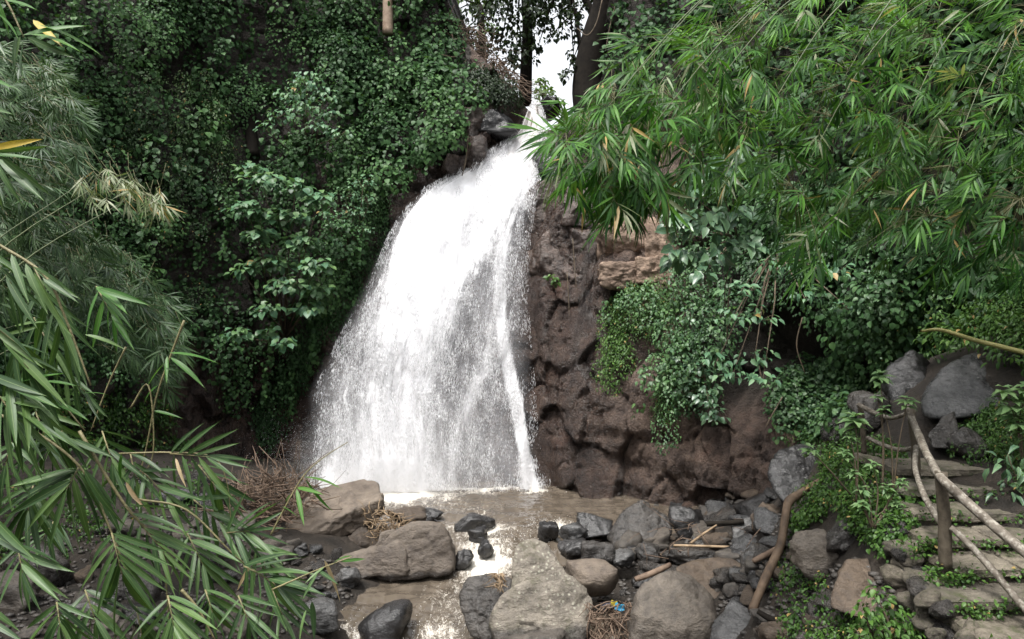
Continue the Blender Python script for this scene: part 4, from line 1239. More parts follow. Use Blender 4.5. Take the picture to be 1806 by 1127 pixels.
def root_tangle(name, label, poly, n, Y, seed, mat='dead_twig', ln=(.2, .8), rad=(.008, .02), up=.25, cat='twig pile', thick=.5):
    r = np.random.default_rng(seed)
    pts = sample_poly(poly, n)
    L = []
    for px, py in pts:
        c = np.array(P(px, py, Y + r.normal(0, thick))[:])
        d = nrm(r.normal(0, 1, 3) * np.array([1, .8, up + .25]) + np.array([0, 0, up]))
        l = r.uniform(*ln)
        m = c + d * l * .5 + r.normal(0, .06, 3) * l
        e = c + d * l + r.normal(0, .15, 3) * l
        rr = r.uniform(*rad)
        L.append(([c, m, e], [rr, rr * .8, rr * .4]))
    base = Vector(P(np.mean(pts[:, 0]), max(p[1] for p in poly), Y))
    o = obj(name, tubes_mesh(name, L, MAT[mat], 4, base))
    o.location = base
    tag(o, label, cat, kind='stuff')
    return o
root_tangle('driftwood_tangle', 'tangle of grey brown roots and fibre hanging between two boulders', [(1035, 1062), (1112, 1060), (1116, 1127), (1040, 1127)], 170, 14.0, 3, ln=(.2, .6), up=-.9, thick=.15)
root_tangle('twig_pile', 'large tangled pile of dead twigs left of the tilted slab', [(395, 905), (400, 870), (450, 848), (500, 842), (560, 880), (520, 920), (470, 950), (410, 945)], 520, 18.6, 4, ln=(.25, 1.0), thick=.55)
root_tangle('twig_pile', 'sparse bare twigs standing up above the twig pile', [(425, 880), (460, 840), (520, 840), (560, 860), (540, 885)], 60, 18.8, 5, ln=(.5, 1.2), rad=(.008, .016), up=.9)
root_tangle('twig_pile', 'dry leaf and twig debris wedged right of the tilted slab', [(640, 900), (700, 905), (720, 935), (660, 960)], 160, 18.9, 6, 'dead_reed', ln=(.15, .5), thick=.25)
root_tangle('twig_pile', 'small clump of dry grass on the ribbed boulder', [(872, 1012), (888, 1010), (890, 1030), (872, 1034)], 40, 14.3, 7, 'dead_reed', ln=(.1, .25), up=-.6, thick=.05)
root_tangle('reed_debris', 'slope of dead brown bamboo canes and litter at upper left of the notch', [(770, 30), (830, 40), (880, 100), (930, 150), (900, 165), (840, 120), (790, 80)], 420, 29.5, 8, 'dead_twig', ln=(.5, 1.8), rad=(.010, .022), up=-.5, thick=.5, cat='dead canes')
root_tangle('twig_pile', 'scattered thin sticks lying across the right bank rubble', [(1120, 930), (1300, 900), (1380, 960), (1300, 1010), (1140, 1000)], 45, 16.6, 9, 'dead_twig', ln=(.2, .7), rad=(.006, .014), up=.1, thick=.5)

# ------------------------------------------------------------------ unseen wooded bank added behind the viewer to block low sky light
def shade_bank():
    a = np.linspace(math.radians(150), math.radians(390), 90)
    v = np.linspace(0, 1, 26)
    A, Vv = np.meshgrid(a, v, indexing='ij')
    R = 13 + 9 * Vv
    X, Y_ = R * 1.35 * np.cos(A), -2 + R * np.sin(A)
    Z = -2 + 15 * Vv ** .8 * np.clip(1.05 - .3 * np.abs(np.cos(A)), .5, 1)
    W = np.stack([X, Y_, Z], -1)
    W = W + (fbm(W * .35, 401, 4) * 1.6 + fbm(W * 1.4, 402, 3) * .5)[..., None] * np.stack([np.cos(A), np.sin(A), .4 + 0 * A], -1)
    m, N, L = M('shade_bank_foliage')
    tc = N.new('ShaderNodeTexCoord'); n1 = noise(N, L, tc.outputs['Object'], 2.5, 6, .7)
    c = ramp_from(N, L, n1.outputs['Fac'], [(.35, (.010, .02, .010)), (.65, (.04, .075, .03))])
    p = pbsdf(N, L, c, .7, .2, bump(N, L, n1.outputs['Fac'], 1.0, .3)); out(N, L, p.outputs[0])
    o = obj('shade_hill', fast_mesh('shade_hill', W.reshape(-1, 3), grid_faces(90, 26), m))
    tag(o, 'unseen wooded bank of the gorge, added behind the viewpoint for shade', 'shade_hill', kind='structure')
shade_bank()

# ------------------------------------------------------------------ leaves
def ovate(w=.8, fold=.10, droop=.18, lobes=0):
    V = np.array([(0, 0, 0), (-.42 * w, .20, fold * .8), (0, .30, 0), (.42 * w, .20, fold * .8), (-.40 * w, .58, fold * .5), (0, .66, -droop * .35), (.40 * w, .58, fold * .5), (0, 1.0, -droop)], float)
    F = np.array([(0, 2, 1), (0, 3, 2), (1, 2, 5), (1, 5, 4), (2, 3, 6), (2, 6, 5), (4, 5, 7), (5, 6, 7)])
    return V, F

def lance(w=.1, fold=.02, droop=.25, rows=4, twist=0.0):
    V = [(0, 0, 0)]
    for i in range(1, rows + 1):
        a = i / (rows + 1)
        ww = w * (math.sin(math.pi * min(1, a * 1.05 + .08)) ** .75) * (1 - .25 * a)
        h = -droop * a * a
        t = twist * a
        V += [(-ww / 2 * math.cos(t), a, h + fold * math.sin(math.pi * a) - ww / 2 * math.sin(t)), (0, a, h), (ww / 2 * math.cos(t), a, h + fold * math.sin(math.pi * a) + ww / 2 * math.sin(t))]
    V.append((0, 1.0, -droop))
    F = [(0, 2, 1), (0, 3, 2)]
    for i in range(rows - 1):
        b = 1 + i * 3
        F += [(b, b + 1, b + 4), (b, b + 4, b + 3), (b + 1, b + 2, b + 5), (b + 1, b + 5, b + 4)]
    b = 1 + (rows - 1) * 3; t = len(V) - 1
    F += [(b, b + 1, t), (b + 1, b + 2, t)]
    return np.array(V, float), np.array(F)

class Bag:
    """leaves: position, direction, normal, length, width factor, tint"""
    def __init__(s): s.a = []
    def add(s, p, d, n, l, w=1.0, t=.5):
        p = np.atleast_2d(p); m = max(len(p), len(np.atleast_2d(d))); p = np.broadcast_to(p, (m, 3))
        s.a.append((p, np.broadcast_to(d, (m, 3)), np.broadcast_to(n, (m, 3)), np.broadcast_to(l, (m,)), np.broadcast_to(w, (m,)), np.broadcast_to(t, (m,))))
    def get(s): return [np.concatenate([x[i] for x in s.a]) for i in range(6)]
    def __len__(s): return sum(len(x[0]) for x in s.a)

def frames(d, n):
    y = nrm(d); x = nrm(np.cross(y, n)); z = np.cross(x, y)
    return x, y, z

def bag_mesh(name, data, tmpl, mat, off=(0, 0, 0)):
    p, d, n, l, w, t = data
    x, y, z = frames(d, n)
    V0, F0 = tmpl
    k = len(V0)
    V = p[:, None] + l[:, None, None] * (V0[None, :, 0:1] * (x * w[:, None])[:, None] + V0[None, :, 1:2] * y[:, None] + V0[None, :, 2:3] * z[:, None])
    V = V - np.array(tuple(off))
    F = (F0[None] + (np.arange(len(p)) * k)[:, None, None]).reshape(-1, 3)
    return fast_mesh(name, V.reshape(-1, 3), F, mat, False, {'tint': np.repeat(t, k)})

def leaf_objects(name, data, meshes, parent, off, labels=None):
    p, d, n, l, w, t = data
    x, y, z = frames(d, n)
    o3 = np.array(tuple(off))
    for i in range(len(p)):
        M4 = np.eye(4)
        M4[:3, 0] = x[i] * l[i] * w[i]; M4[:3, 1] = y[i] * l[i]; M4[:3, 2] = z[i] * l[i]; M4[:3, 3] = p[i] - o3
        me = meshes(i) if callable(meshes) else meshes[i % len(meshes)]
        o = bpy.data.objects.new(name, me)
        COL.objects.link(o)
        o.parent = parent(i) if callable(parent) else parent
        o.matrix_basis = Matrix(M4.tolist())

def sel(data, idx): return [a[idx] for a in data]

OV = ovate(); OVW = ovate(1.0, .08, .22); OVN = ovate(.55, .08, .2)
LN = lance(.11, .015, .22, 3)
UP = np.array([0, 0, 1.0]); TOCAM = np.array([0, -1.0, 0])

def tmpl_meshes(name, tm, mats):
    r = []
    for i, t in enumerate(tm):
        for m in mats:
            r.append(fast_mesh(name, t[0], t[1], m, True, {'tint': np.full(len(t[0]), .5)}))
    return r

def clump_leaves(bag, c, nrml, r, leaf, tint, dens=1.0, hang=.0, upb=.35):
    """a rounded bunch of leaves on a wall or on the ground"""
    nrml = np.array(nrml); c = np.array(c)
    m = max(8, int(2.6 * r * r / (leaf * leaf * .55) * dens))
    v = nrm(RNG.normal(0, 1, (m, 3)))
    axis = nrm(nrml + np.array([0, 0, upb]))
    v = np.where((v @ axis)[:, None] < -.15, -v, v)
    rad = r * (1 - .38 * RNG.random(m) ** 1.5)
    p = c + v * rad[:, None] * np.array([1, 1, 1 + hang])
    p[:, 2] -= hang * r * .5
    n = nrm(v * .7 + nrml * .6 + UP * .55 + RNG.normal(0, .28, (m, 3)))
    d = nrm(-UP * .8 + v * .45 + nrml * .25 + RNG.normal(0, .4, (m, 3)))
    bag.add(p, d, n, leaf * RNG.uniform(.6, 1.25, m), RNG.uniform(.8, 1.1, m), np.clip(tint + RNG.normal(0, .14, m), 0, 1))

def creeper(name, label, poly, nclump, rr, lf, mat, tmpl, which='cliff', out_off=.15, tint=(.2, .8), nflat=0, seed=0, hang=.2, thresh=None, dens=1.0, kind='stuff', cat='creeper', strings=0):
    bag = Bag()
    for px, py in sample_poly(poly, nclump):
        h = cast(px, py, which)
        if not h: continue
        p, n, _ = h
        if thresh is not None:
            g = float(fbm(np.array([[p.x * .55, p.y * .2, p.z * .55]]) + seed, 200 + seed, 3)[0])
            if g < thresh: continue
        nn = (n + Vector((0, -.5, 0))).normalized() if which == 'cliff' else n
        r = random.uniform(*rr)
        f = float(vnoise(np.array([[p.x * .5, 3.3 + seed, p.z * .5]]), 77)[0])
        tn = tint[0] + (tint[1] - tint[0]) * min(1, max(0, f * .8 + random.uniform(-.2, .35)))
        leaf = lf[0] + (lf[1] - lf[0]) * random.random() ** 1.4
        g2 = float(fbm(np.array([[p.x * .45, p.y * .1 + seed, p.z * .38]]), 300 + seed, 3)[0])
        c = p + nn * (out_off * (random.uniform(.1, .9) + max(0, 3.2 * g2)))
        tn = min(1, max(0, tn + g2 * .5))
        clump_leaves(bag, c[:], nn[:], r, leaf, tn, dens, hang)
    if nflat:
        for px, py in sample_poly(poly, nflat):
            h = cast(px, py, which)
            if not h: continue
            p, n, _ = h
            nn = nrm(np.array(n[:]) + TOCAM * .5 + UP * .5 + RNG.normal(0, .3, 3))
            bag.add(np.array(p[:]) + np.array(n[:]) * random.uniform(.02, .2), nrm(-UP + RNG.normal(0, .5, 3)), nn, random.uniform(*lf) * .8, 1.0, random.uniform(tint[0], tint[0] * .5 + tint[1] * .5))
    # strings of leaves hanging free
    for px, py in (sample_poly(poly, strings) if strings else []):
        h = cast(px, py, which)
        if not h: continue
        p = np.array(h[0][:]) + TOCAM * random.uniform(.3, 1.0)
        ln = random.uniform(.6, 2.2); k = int(ln / .07)
        q = p[None] + np.outer(np.linspace(0, ln, k), [random.uniform(-.1, .1), 0, -1]) + RNG.normal(0, .05, (k, 3))
        bag.add(q, nrm(-UP + RNG.normal(0, .4, (k, 3))), nrm(TOCAM + UP * .5 + RNG.normal(0, .35, (k, 3))), random.uniform(*lf) * .8, 1.0, np.clip(RNG.normal(.6, .15, k), 0, 1))
    data = bag.get()
    o = obj(name, bag_mesh(name, data, tmpl, MAT[mat]))
    tag(o, label, cat, kind=kind)
    print(name, len(bag))
    return o

# creeper carpets on the rock walls
creeper('creeper_carpet', 'dark green heart leaved creepers carpeting the cliff left of the waterfall',
        [(-180, -160), (640, -160), (640, 260), (600, 560), (540, 640), (500, 720), (430, 700), (400, 620), (330, 600), (300, 640), (-180, 700)], 430, (.3, .85), (.10, .21), 'ivy', OVW, 'cliff', .55, (.05, .95), 9000, 1, .3, -.2, strings=130)
creeper('creeper_carpet', 'fine leaved yellowish creepers mixed into the left cliff growth',
        [(-100, 200), (420, 120), (430, 330), (400, 560), (330, 600), (200, 520), (120, 480), (-100, 380)], 150, (.25, .6), (.06, .12), 'ivy_fine', OVN, 'cliff', .5, (.1, .9), 1500, 21, .4, -.1, strings=40)
creeper('creeper_carpet', 'dense glossy creepers covering the wall directly left of the notch',
        [(600, -160), (775, -160), (800, 40), (835, 130), (838, 215), (800, 262), (745, 285), (690, 320), (610, 330)], 190, (.35, .8), (.13, .22), 'ivy', OVW, 'cliff', .5, (.2, 1.0), 2500, 2, .2, -.25, strings=20)
creeper('creeper_carpet', 'small leaved creepers trailing down the wet wall left of the fall',
        [(640, 330), (690, 330), (680, 440), (620, 560), (540, 640), (520, 740), (470, 800), (440, 740), (500, 640), (560, 520), (600, 400)], 150, (.2, .45), (.07, .13), 'ivy', OVN, 'cliff', .15, (.1, .6), 2500, 3, .8, -.4)
creeper('creeper_carpet', 'creepers on the shaded wall behind the bamboo on the right',
        [(1020, -160), (2000, -160), (2000, 560), (1700, 560), (1560, 640), (1500, 560), (1200, 330), (1190, 250), (1060, 120), (1030, 60)], 330, (.35, .8), (.13, .24), 'ivy', OVW, 'cliff', .3, (.05, .6), 3000, 4, .3, -.45, strings=30)
creeper('creeper_carpet', 'leafy creepers hanging over the dark hollow on the right wall',
        [(1185, 300), (1500, 330), (1580, 520), (1560, 660), (1480, 560), (1390, 520), (1300, 500), (1290, 620), (1230, 740), (1160, 740), (1150, 660), (1200, 560), (1090, 560), (1080, 510), (1180, 490)], 230, (.22, .55), (.08, .17), 'shrub_bulk', OV, 'cliff', .45, (.0, .75), 1600, 5, .4, -.35, strings=40)
creeper('fern_patch', 'fine green ferny plants draping over the ledge of the brown rock wall',
        [(1075, 515), (1180, 500), (1215, 530), (1180, 575), (1110, 590), (1110, 650), (1075, 690), (1052, 650), (1070, 600)], 105, (.16, .36), (.06, .11), 'ground_leaf', OVN, 'cliff', .15, (.1, .6), 500, 6, .7, None, cat='fern')
creeper('fern_patch', 'fine green ferny plants trailing down beside the dark bushes on the rock wall',
        [(1180, 590), (1240, 600), (1220, 680), (1180, 740), (1152, 740), (1160, 680)], 60, (.15, .35), (.06, .11), 'ground_leaf', OVN, 'cliff', .15, (.1, .6), 200, 7, .7, None, cat='fern')
creeper('creeper_carpet', 'bright leafy bank of low plants at the foot of the right wall',
        [(1360, 700), (1420, 640), (1500, 620), (1540, 680), (1500, 760), (1440, 780), (1370, 750)], 95, (.2, .45), (.09, .17), 'shrub_bulk', OVW, 'both', .3, (.15, .7), 800, 8, .2, None)
creeper('creeper_carpet', 'light green scrambling plants above the yellow green bamboo pole',
        [(1560, 640), (1600, 520), (1700, 510), (1806, 490), (1900, 500), (1900, 690), (1806, 660), (1760, 640), (1640, 640), (1590, 660)], 170, (.2, .5), (.07, .15), 'ground_leaf', OVN, 'both', .4, (.2, .85), 600, 9, .3, None)
creeper('ground_cover', 'low green ground cover on the left bank below the cliff',
        [(60, 700), (250, 690), (320, 760), (330, 800), (250, 800), (60, 800)], 80, (.2, .45), (.08, .15), 'ground_leaf', OV, 'both', .2, (.0, .5), 400, 10, .1, None, cat='ground cover')
creeper('ground_cover', 'scattered low weeds on the dark left bank behind the bamboo',
        [(-150, 830), (330, 815), (400, 860), (330, 960), (200, 1000), (-150, 1000)], 70, (.1, .3), (.06, .11), 'ground_leaf', OV, 'ground', .1, (.0, .5), 900, 22, .1, None, cat='ground cover')
creeper('ground_cover', 'bright green weeds covering the bank between the leaning log and the stairs',
        [(1395, 950), (1420, 880), (1470, 800), (1540, 780), (1600, 800), (1610, 900), (1600, 960), (1560, 985), (1480, 900), (1440, 930)], 150, (.09, .24), (.05, .10), 'ground_leaf', OV, 'ground', .1, (.1, .8), 2200, 11, .1, None, cat='ground cover')
creeper('ground_cover', 'weeds and creeping plants at the bottom right beside the stair wall',
        [(1370, 1000), (1400, 960), (1460, 1010), (1480, 1085), (1600, 1090), (1640, 1000), (1680, 1040), (1700, 1160), (1380, 1160)], 60, (.07, .18), (.04, .09), 'ground_leaf', OV, 'ground', .08, (.1, .8), 1300, 12, .1, None, cat='ground cover')
creeper('ground_cover', 'fine feathery green weeds along the right side of the stairs',
        [(1690, 830), (1700, 770), (1760, 720), (1900, 730), (1900, 960), (1800, 860), (1760, 810)], 90, (.12, .3), (.05, .10), 'ground_leaf', OVN, 'ground', .15, (.1, .7), 900, 13, .1, None, cat='ground cover')
creeper('ground_cover', 'mossy weeds at the top of the small bank left of the railing',
        [(1370, 760), (1470, 740), (1530, 760), (1500, 810), (1400, 790)], 30, (.1, .25), (.05, .1), 'ground_leaf', OVN, 'both', .1, (.1, .6), 300, 14, .1, None, cat='ground cover')

def stair_weeds():
    bag = Bag()
    for k in range(330):
        i = random.randrange(1, 7)
        y, z = [(12.0, 3.09), (11.45, 2.89), (10.85, 2.69), (10.22, 2.49), (9.58, 2.29), (8.98, 2.09), (8.38, 1.89)][i]
        x = random.choice([random.uniform(5.3, 5.9), random.uniform(5.8, 7.5), random.uniform(7.3, 7.7)])
        c = np.array([x, y - .03, z - random.uniform(0, .18)])
        m = random.randrange(5, 14)
        v = RNG.normal(0, 1, (m, 3)) * np.array([.09, .05, .04])
        bag.add(c + v, nrm(RNG.normal(0, .6, (m, 3)) + TOCAM * .5), nrm(UP + RNG.normal(0, .4, (m, 3))), RNG.uniform(.03, .07, m), 1, RNG.uniform(.1, .8, m))
    o = obj('stair_weeds', bag_mesh('stair_weeds', bag.get(), OV, MAT['ground_leaf']))
    tag(o, 'tiny weeds and moss growing on the risers of the stone stairs', 'weeds', kind='stuff')
stair_weeds()

# ------------------------------------------------------------------ shrubs with leaves one can pick out
def shrub(name, label, base, tiers, leafL, mats, tm, cat='shrub', stem_mat='vine_stem', group=None, bulk=None, upn=.7, maxn=300):
    """tiers: list of (px, py, Y, rx, rz, n) leafy shelves"""
    root = empty(name, base, label, cat, group)
    bag = Bag(); stems = []
    bv = np.array(tuple(base))
    for (px, py, Y, rx, rz, n) in tiers:
        c = np.array(P(px, py, Y)[:])
        stems.append(([bv, bv * .5 + c * .5 + RNG.normal(0, .08, 3), c - np.array([0, 0, rz * .5])], [.03, .02, .010]))
        v = RNG.normal(0, 1, (n, 3)); v = nrm(v) * (RNG.random((n, 1)) ** .4)
        p = c + v * np.array([rx, rx * .8, rz])
        p[:, 2] += rz * .5 - (v[:, 0] ** 2 + v[:, 1] ** 2) * rz * .5
        nn = nrm(UP * upn + TOCAM * .55 + v * .4 + RNG.normal(0, .22, (n, 3)))
        d = nrm(v * np.array([1, 1, .3]) * .9 + TOCAM * .25 - UP * .45 + RNG.normal(0, .3, (n, 3)))
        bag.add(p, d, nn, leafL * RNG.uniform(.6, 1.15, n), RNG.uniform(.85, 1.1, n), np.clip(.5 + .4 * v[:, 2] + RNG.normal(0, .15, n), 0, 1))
        for q in range(max(2, n // 9)):
            stems.append(([c - np.array([0, 0, rz * .4]), p[q] * .6 + c * .4 - np.array([0, 0, .03]), p[q]], [.010, .007, .004]))
    st = obj('stem', tubes_mesh('stem', stems, MAT[stem_mat], 5, base), root)
    data = bag.get()
    k = len(data[0])
    order = np.argsort(-(data[3] / data[0][:, 1]))
    meshes = tmpl_meshes('leaf', tm, mats)
    leaf_objects('leaf', sel(data, order[:maxn]), meshes, root, base)
    if k > maxn:
        f = obj('foliage', bag_mesh('foliage', sel(data, order[maxn:]), tm[0], MAT[bulk or 'shrub_bulk'], base), root)
        tag(f, kind='stuff')
    return root

def wall_base(px, py, which='cliff'):
    h = cast(px, py, which)
    return h[0] + h[1] * .02

# broad leaved shrub in tiers, left of the fall
Yb = wall_base(480, 560).y - 2.0
tiers = []
for (px, py, rx, rz, n) in [(465, 320, .75, .28, 46), (520, 335, .6, .25, 34), (440, 372, .7, .25, 44), (505, 385, .85, .28, 56), (560, 352, .5, .25, 26), (455, 415, .6, .22, 34), (530, 430, .7, .25, 46), (480, 468, .8, .26, 52),
                            (555, 470, .55, .25, 34), (430, 478, .5, .2, 24), (510, 505, .75, .25, 48), (560, 515, .5, .22, 30), (470, 545, .5, .2, 24), (540, 545, .6, .22, 32), (420, 590, .45, .18, 22), (470, 590, .5, .2, 24), (500, 605, .4, .2, 16), (440, 300, .5, .22, 22)]:
    tiers.append((px, py, Yb + random.uniform(-.35, .35), rx, rz, int(n * 1.6)))
shrub('broadleaf_shrub', 'broad leaved green shrub with heart shaped leaves in tiers left of the waterfall', wall_base(500, 600), tiers, .27, [MAT['shrub']], [OVW, ovate(.95, .05, .3)], upn=.95)
Yb = wall_base(535, 260).y - 1.9
tiers = [(px, py, Yb + random.uniform(-.3, .3), rx, rz, n) for (px, py, rx, rz, n) in [(540, 145, .6, .3, 46), (510, 170, .5, .25, 38), (570, 172, .55, .28, 40), (535, 190, .7, .3, 52), (490, 205, .5, .22, 36), (580, 205, .5, .25, 34), (560, 225, .55, .22, 34), (470, 225, .4, .18, 24), (600, 235, .4, .2, 20), (540, 165, .5, .3, 30)]]
shrub('climbing_shrub', 'pale green dome shaped shrub high on the left cliff', wall_base(540, 285), tiers, .19, [MAT['shrub']], [OV, ovate(.7, .08, .3)])
Yb = wall_base(625, 430).y - 1.3
tiers = [(px, py, Yb + random.uniform(-.25, .25), rx, rz, n) for (px, py, rx, rz, n) in [(640, 325, .5, .25, 60), (610, 345, .5, .25, 60), (650, 355, .4, .22, 50), (625, 375, .55, .25, 70), (600, 400, .5, .22, 60), (640, 405, .4, .22, 40), (590, 430, .4, .2, 40), (575, 380, .4, .2, 36), (600, 455, .3, .2, 30)]]
shrub('climbing_shrub', 'small leaved light green shrub touching the upper left edge of the fall', wall_base(610, 460), tiers, .14, [MAT['shrub']], [OV, OVN])
# large glossy leaved shrub on the right wall
tiers = []
for (px, py, rx, rz, n) in [(1230, 340, .55, .35, 34), (1205, 400, .5, .35, 34), (1250, 400, .6, .35, 40), (1210, 455, .5, .3, 34), (1260, 450, .5, .3, 30), (1235, 480, .35, .25, 18), (1290, 380, .5, .3, 28), (1300, 290, .5, .3, 26), (1270, 320, .5, .3, 26), (1310, 440, .45, .25, 22)]:
    tiers.append((px, py, 18.0 + random.uniform(-.4, .4), rx * 1.1, rz, n))
shrub('glossy_shrub', 'shrub with large pale oval leaves hanging beside the tan rock blocks', wall_base(1300, 420), tiers, .36, [MAT['glossy']], [ovate(.62, .06, .2), ovate(.7, .05, .3)], upn=.25)
tiers = [(px, py, 17.4 + random.uniform(-.4, .4), rx, rz, n) for (px, py, rx, rz, n) in [(1300, 515, .45, .18, 24), (1340, 560, .5, .2, 26), (1290, 560, .4, .18, 20), (1370, 470, .5, .2, 24), (1420, 520, .5, .2, 24), (1330, 630, .5, .2, 30), (1290, 660, .5, .2, 28), (1345, 665, .4, .2, 22), (1260, 640, .4, .2, 22), (1470, 480, .5, .2, 24), (1440, 420, .5, .2, 24), (1500, 540, .4, .2, 20)]]
shrub('hanging_shrub', 'loose pale leaved shrub dangling in front of the dark hollow', wall_base(1370, 440), tiers, .22, [MAT['shrub']], [ovate(.6, .08, .2), OVN])
tiers = [(px, py, wall_base(px, py).y - .5, rx, rz, n) for (px, py, rx, rz, n) in [(1200, 630, .5, .35, 50), (1235, 600, .5, .35, 50), (1230, 660, .5, .35, 50), (1250, 700, .4, .35, 44), (1205, 690, .4, .3, 30), (1260, 735, .35, .3, 34), (1225, 560, .5, .3, 40)]]
shrub('dark_bush', 'dark bluish leaved bush on the rock wall above the rubble', wall_base(1240, 640), tiers, .2, [MAT['glossy']], [OV, ovate(.7, .08, .3)])
h = cast(1560, 1120, 'ground')
tiers = [(px, py, 9.3 + random.uniform(-.1, .15), rx, rz, n) for (px, py, rx, rz, n) in [(1550, 1050, .18, .12, 34), (1530, 1085, .22, .14, 44), (1575, 1085, .25, .14, 44), (1555, 1110, .3, .15, 60), (1600, 1105, .25, .14, 40), (1525, 1120, .22, .14, 40), (1630, 1115, .2, .12, 26)]]
shrub('leafy_bush', 'bright green leafy bush below the brown wedge boulder', P(1565, 1160, 9.4), tiers, .105, [MAT['ground_leaf']], [OVN, ovate(.6, .08, .25)], 'bush', bulk='ground_leaf')
tiers = [(px, py, 11.3 + random.uniform(-.2, .2), rx * 1.15, rz * 1.15, n) for (px, py, rx, rz, n) in [(1790, 830, .35, .16, 26), (1800, 870, .4, .18, 30), (1775, 880, .25, .14, 14), (1830, 800, .4, .2, 20)]]
shrub('leafy_bush', 'dark green long leaved plant at the right edge beside the stairs', P(1825, 885, 11.4), tiers, .25, [MAT['glossy']], [ovate(.4, .06, .35), ovate(.35, .06, .4)], 'plant')
tiers = [(px, py, 24.0, .16, .12, 12) for px, py in [(973, 488), (978, 500)]]
shrub('small_plant', 'single small bright plant rooted on the wet rock right of the fall', wall_base(975, 512), tiers, .16, [MAT['ground_leaf']], [OV], 'plant')

# upright plants with whorls of leaves by the stairs
def whorl_plant(label, base, heads, L=.17):
    root = empty('whorl_plant', base, label, 'plant', 'whorled plants beside the stairs')
    bv = np.array(tuple(base)); stems = []; bag = Bag()
    for (px, py, Y, n, s) in heads:
        c = np.array(P(px, py, Y)[:])
        mid = bv * .45 + c * .55 + np.array([RNG.normal(0, .05), 0, .0])
        stems.append((smooth_path([bv, mid, c], 5), np.linspace(.014, .006, 11)))
        for lev, (dz, k, ll) in enumerate([(0, n, 1.0), (.05, max(4, n // 2), .65), (-.07, max(3, n // 3), .9)]):
            a = RNG.uniform(0, 6.28) + np.arange(k) / k * 6.28 + RNG.normal(0, .2, k)
            d = np.stack([np.cos(a), np.sin(a), RNG.uniform(-.35, .25, k) + (.35 if lev == 1 else 0)], -1)
            bag.add(c + np.array([0, 0, dz * s]), nrm(d), nrm(UP + d * .15 + TOCAM * .2 + RNG.normal(0, .1, (k, 3))), L * s * ll * RNG.uniform(.8, 1.15, k), 1.0, .6)
    obj('stem', tubes_mesh('stem', stems, MAT['vine_stem'], 6, base), root)
    leaf_objects('leaf', bag.get(), tmpl_meshes('leaf', [ovate(.5, .05, .28), ovate(.55, .06, .18)], [MAT['whorl']]), root, base)
def gpt(px, py):
    h = cast(px, py, 'ground'); return h[0]
whorl_plant('tall thin plant with a whorl of pale leaves above the railing end', P(1556, 880, 11.6), [(1553, 665, 11.6, 10, 1.3), (1548, 700, 11.6, 6, .8)])
whorl_plant('thin plant with pale leaf whorls at the upper railing joint', P(1575, 870, 11.5), [(1600, 708, 11.5, 9, 1.1), (1560, 722, 11.5, 8, .9)])
whorl_plant('plant with the widest pale leaf whorl left of the railing', P(1510, 890, 11.3), [(1508, 742, 11.3, 11, 1.45), (1500, 770, 11.3, 6, .9)])
whorl_plant('plant on an arching stem with a pale whorl before the dark wet boulder', P(1500, 872, 11.4), [(1428, 794, 11.4, 10, 1.1)])
whorl_plant('low bushy plant with several leaf whorls left of the upper stairs', P(1540, 935, 11.0), [(1520, 865, 11.0, 9, .9), (1565, 862, 11.0, 9, 1.0), (1505, 835, 11.0, 8, .8), (1540, 820, 11.0, 8, .8), (1520, 890, 10.9, 8, .9), (1580, 890, 11, 8, .8), (1490, 800, 11.1, 8, .9), (1590, 850, 11, 7, .8)])
whorl_plant('pale yellow green leaved plant at the right edge above the stairs', P(1806, 836, 11.6), [(1790, 720, 11.6, 12, 1.9), (1770, 690, 11.6, 9, 1.3), (1810, 690, 11.6, 10, 1.7), (1800, 750, 11.5, 8, 1.4)])

# ------------------------------------------------------------------ bamboo
def fan(base, tdir, nf, n, L, w=1.0, spread=1.15, droop=.25, twig=.24):
    """leaves spread like a hand at the end of a drooping twig; returns leaf rows and the twig"""
    base = np.array(tuple(base)); tdir = nrm(np.array(tdir)); nf = nrm(np.array(nf) - tdir * (np.array(nf) @ tdir))
    side = np.cross(tdir, nf)
    i = np.arange(n)
    s = i / max(1, n - 1)
    ang = spread * (1 - s) ** .8 * np.where(i % 2 == 0, 1, -1) + RNG.normal(0, .08, n)
    p = base + np.outer(s * twig * L / .3, tdir)
    d = np.cos(ang)[:, None] * tdir + np.sin(ang)[:, None] * side - UP * droop + RNG.normal(0, .07, (n, 3))
    nn = nrm(nf + RNG.normal(0, .22, (n, 3)))
    ln = L * (.72 + .4 * np.sin(np.pi * (.25 + .6 * s))) * RNG.uniform(.85, 1.1, n)
    return p, nrm(d), nn, ln

BT = [lance(.105, .012, .16, 4), lance(.12, .015, .26, 4), lance(.10, .01, .08, 4, .5), lance(.115, .02, .34, 4, -.4)]

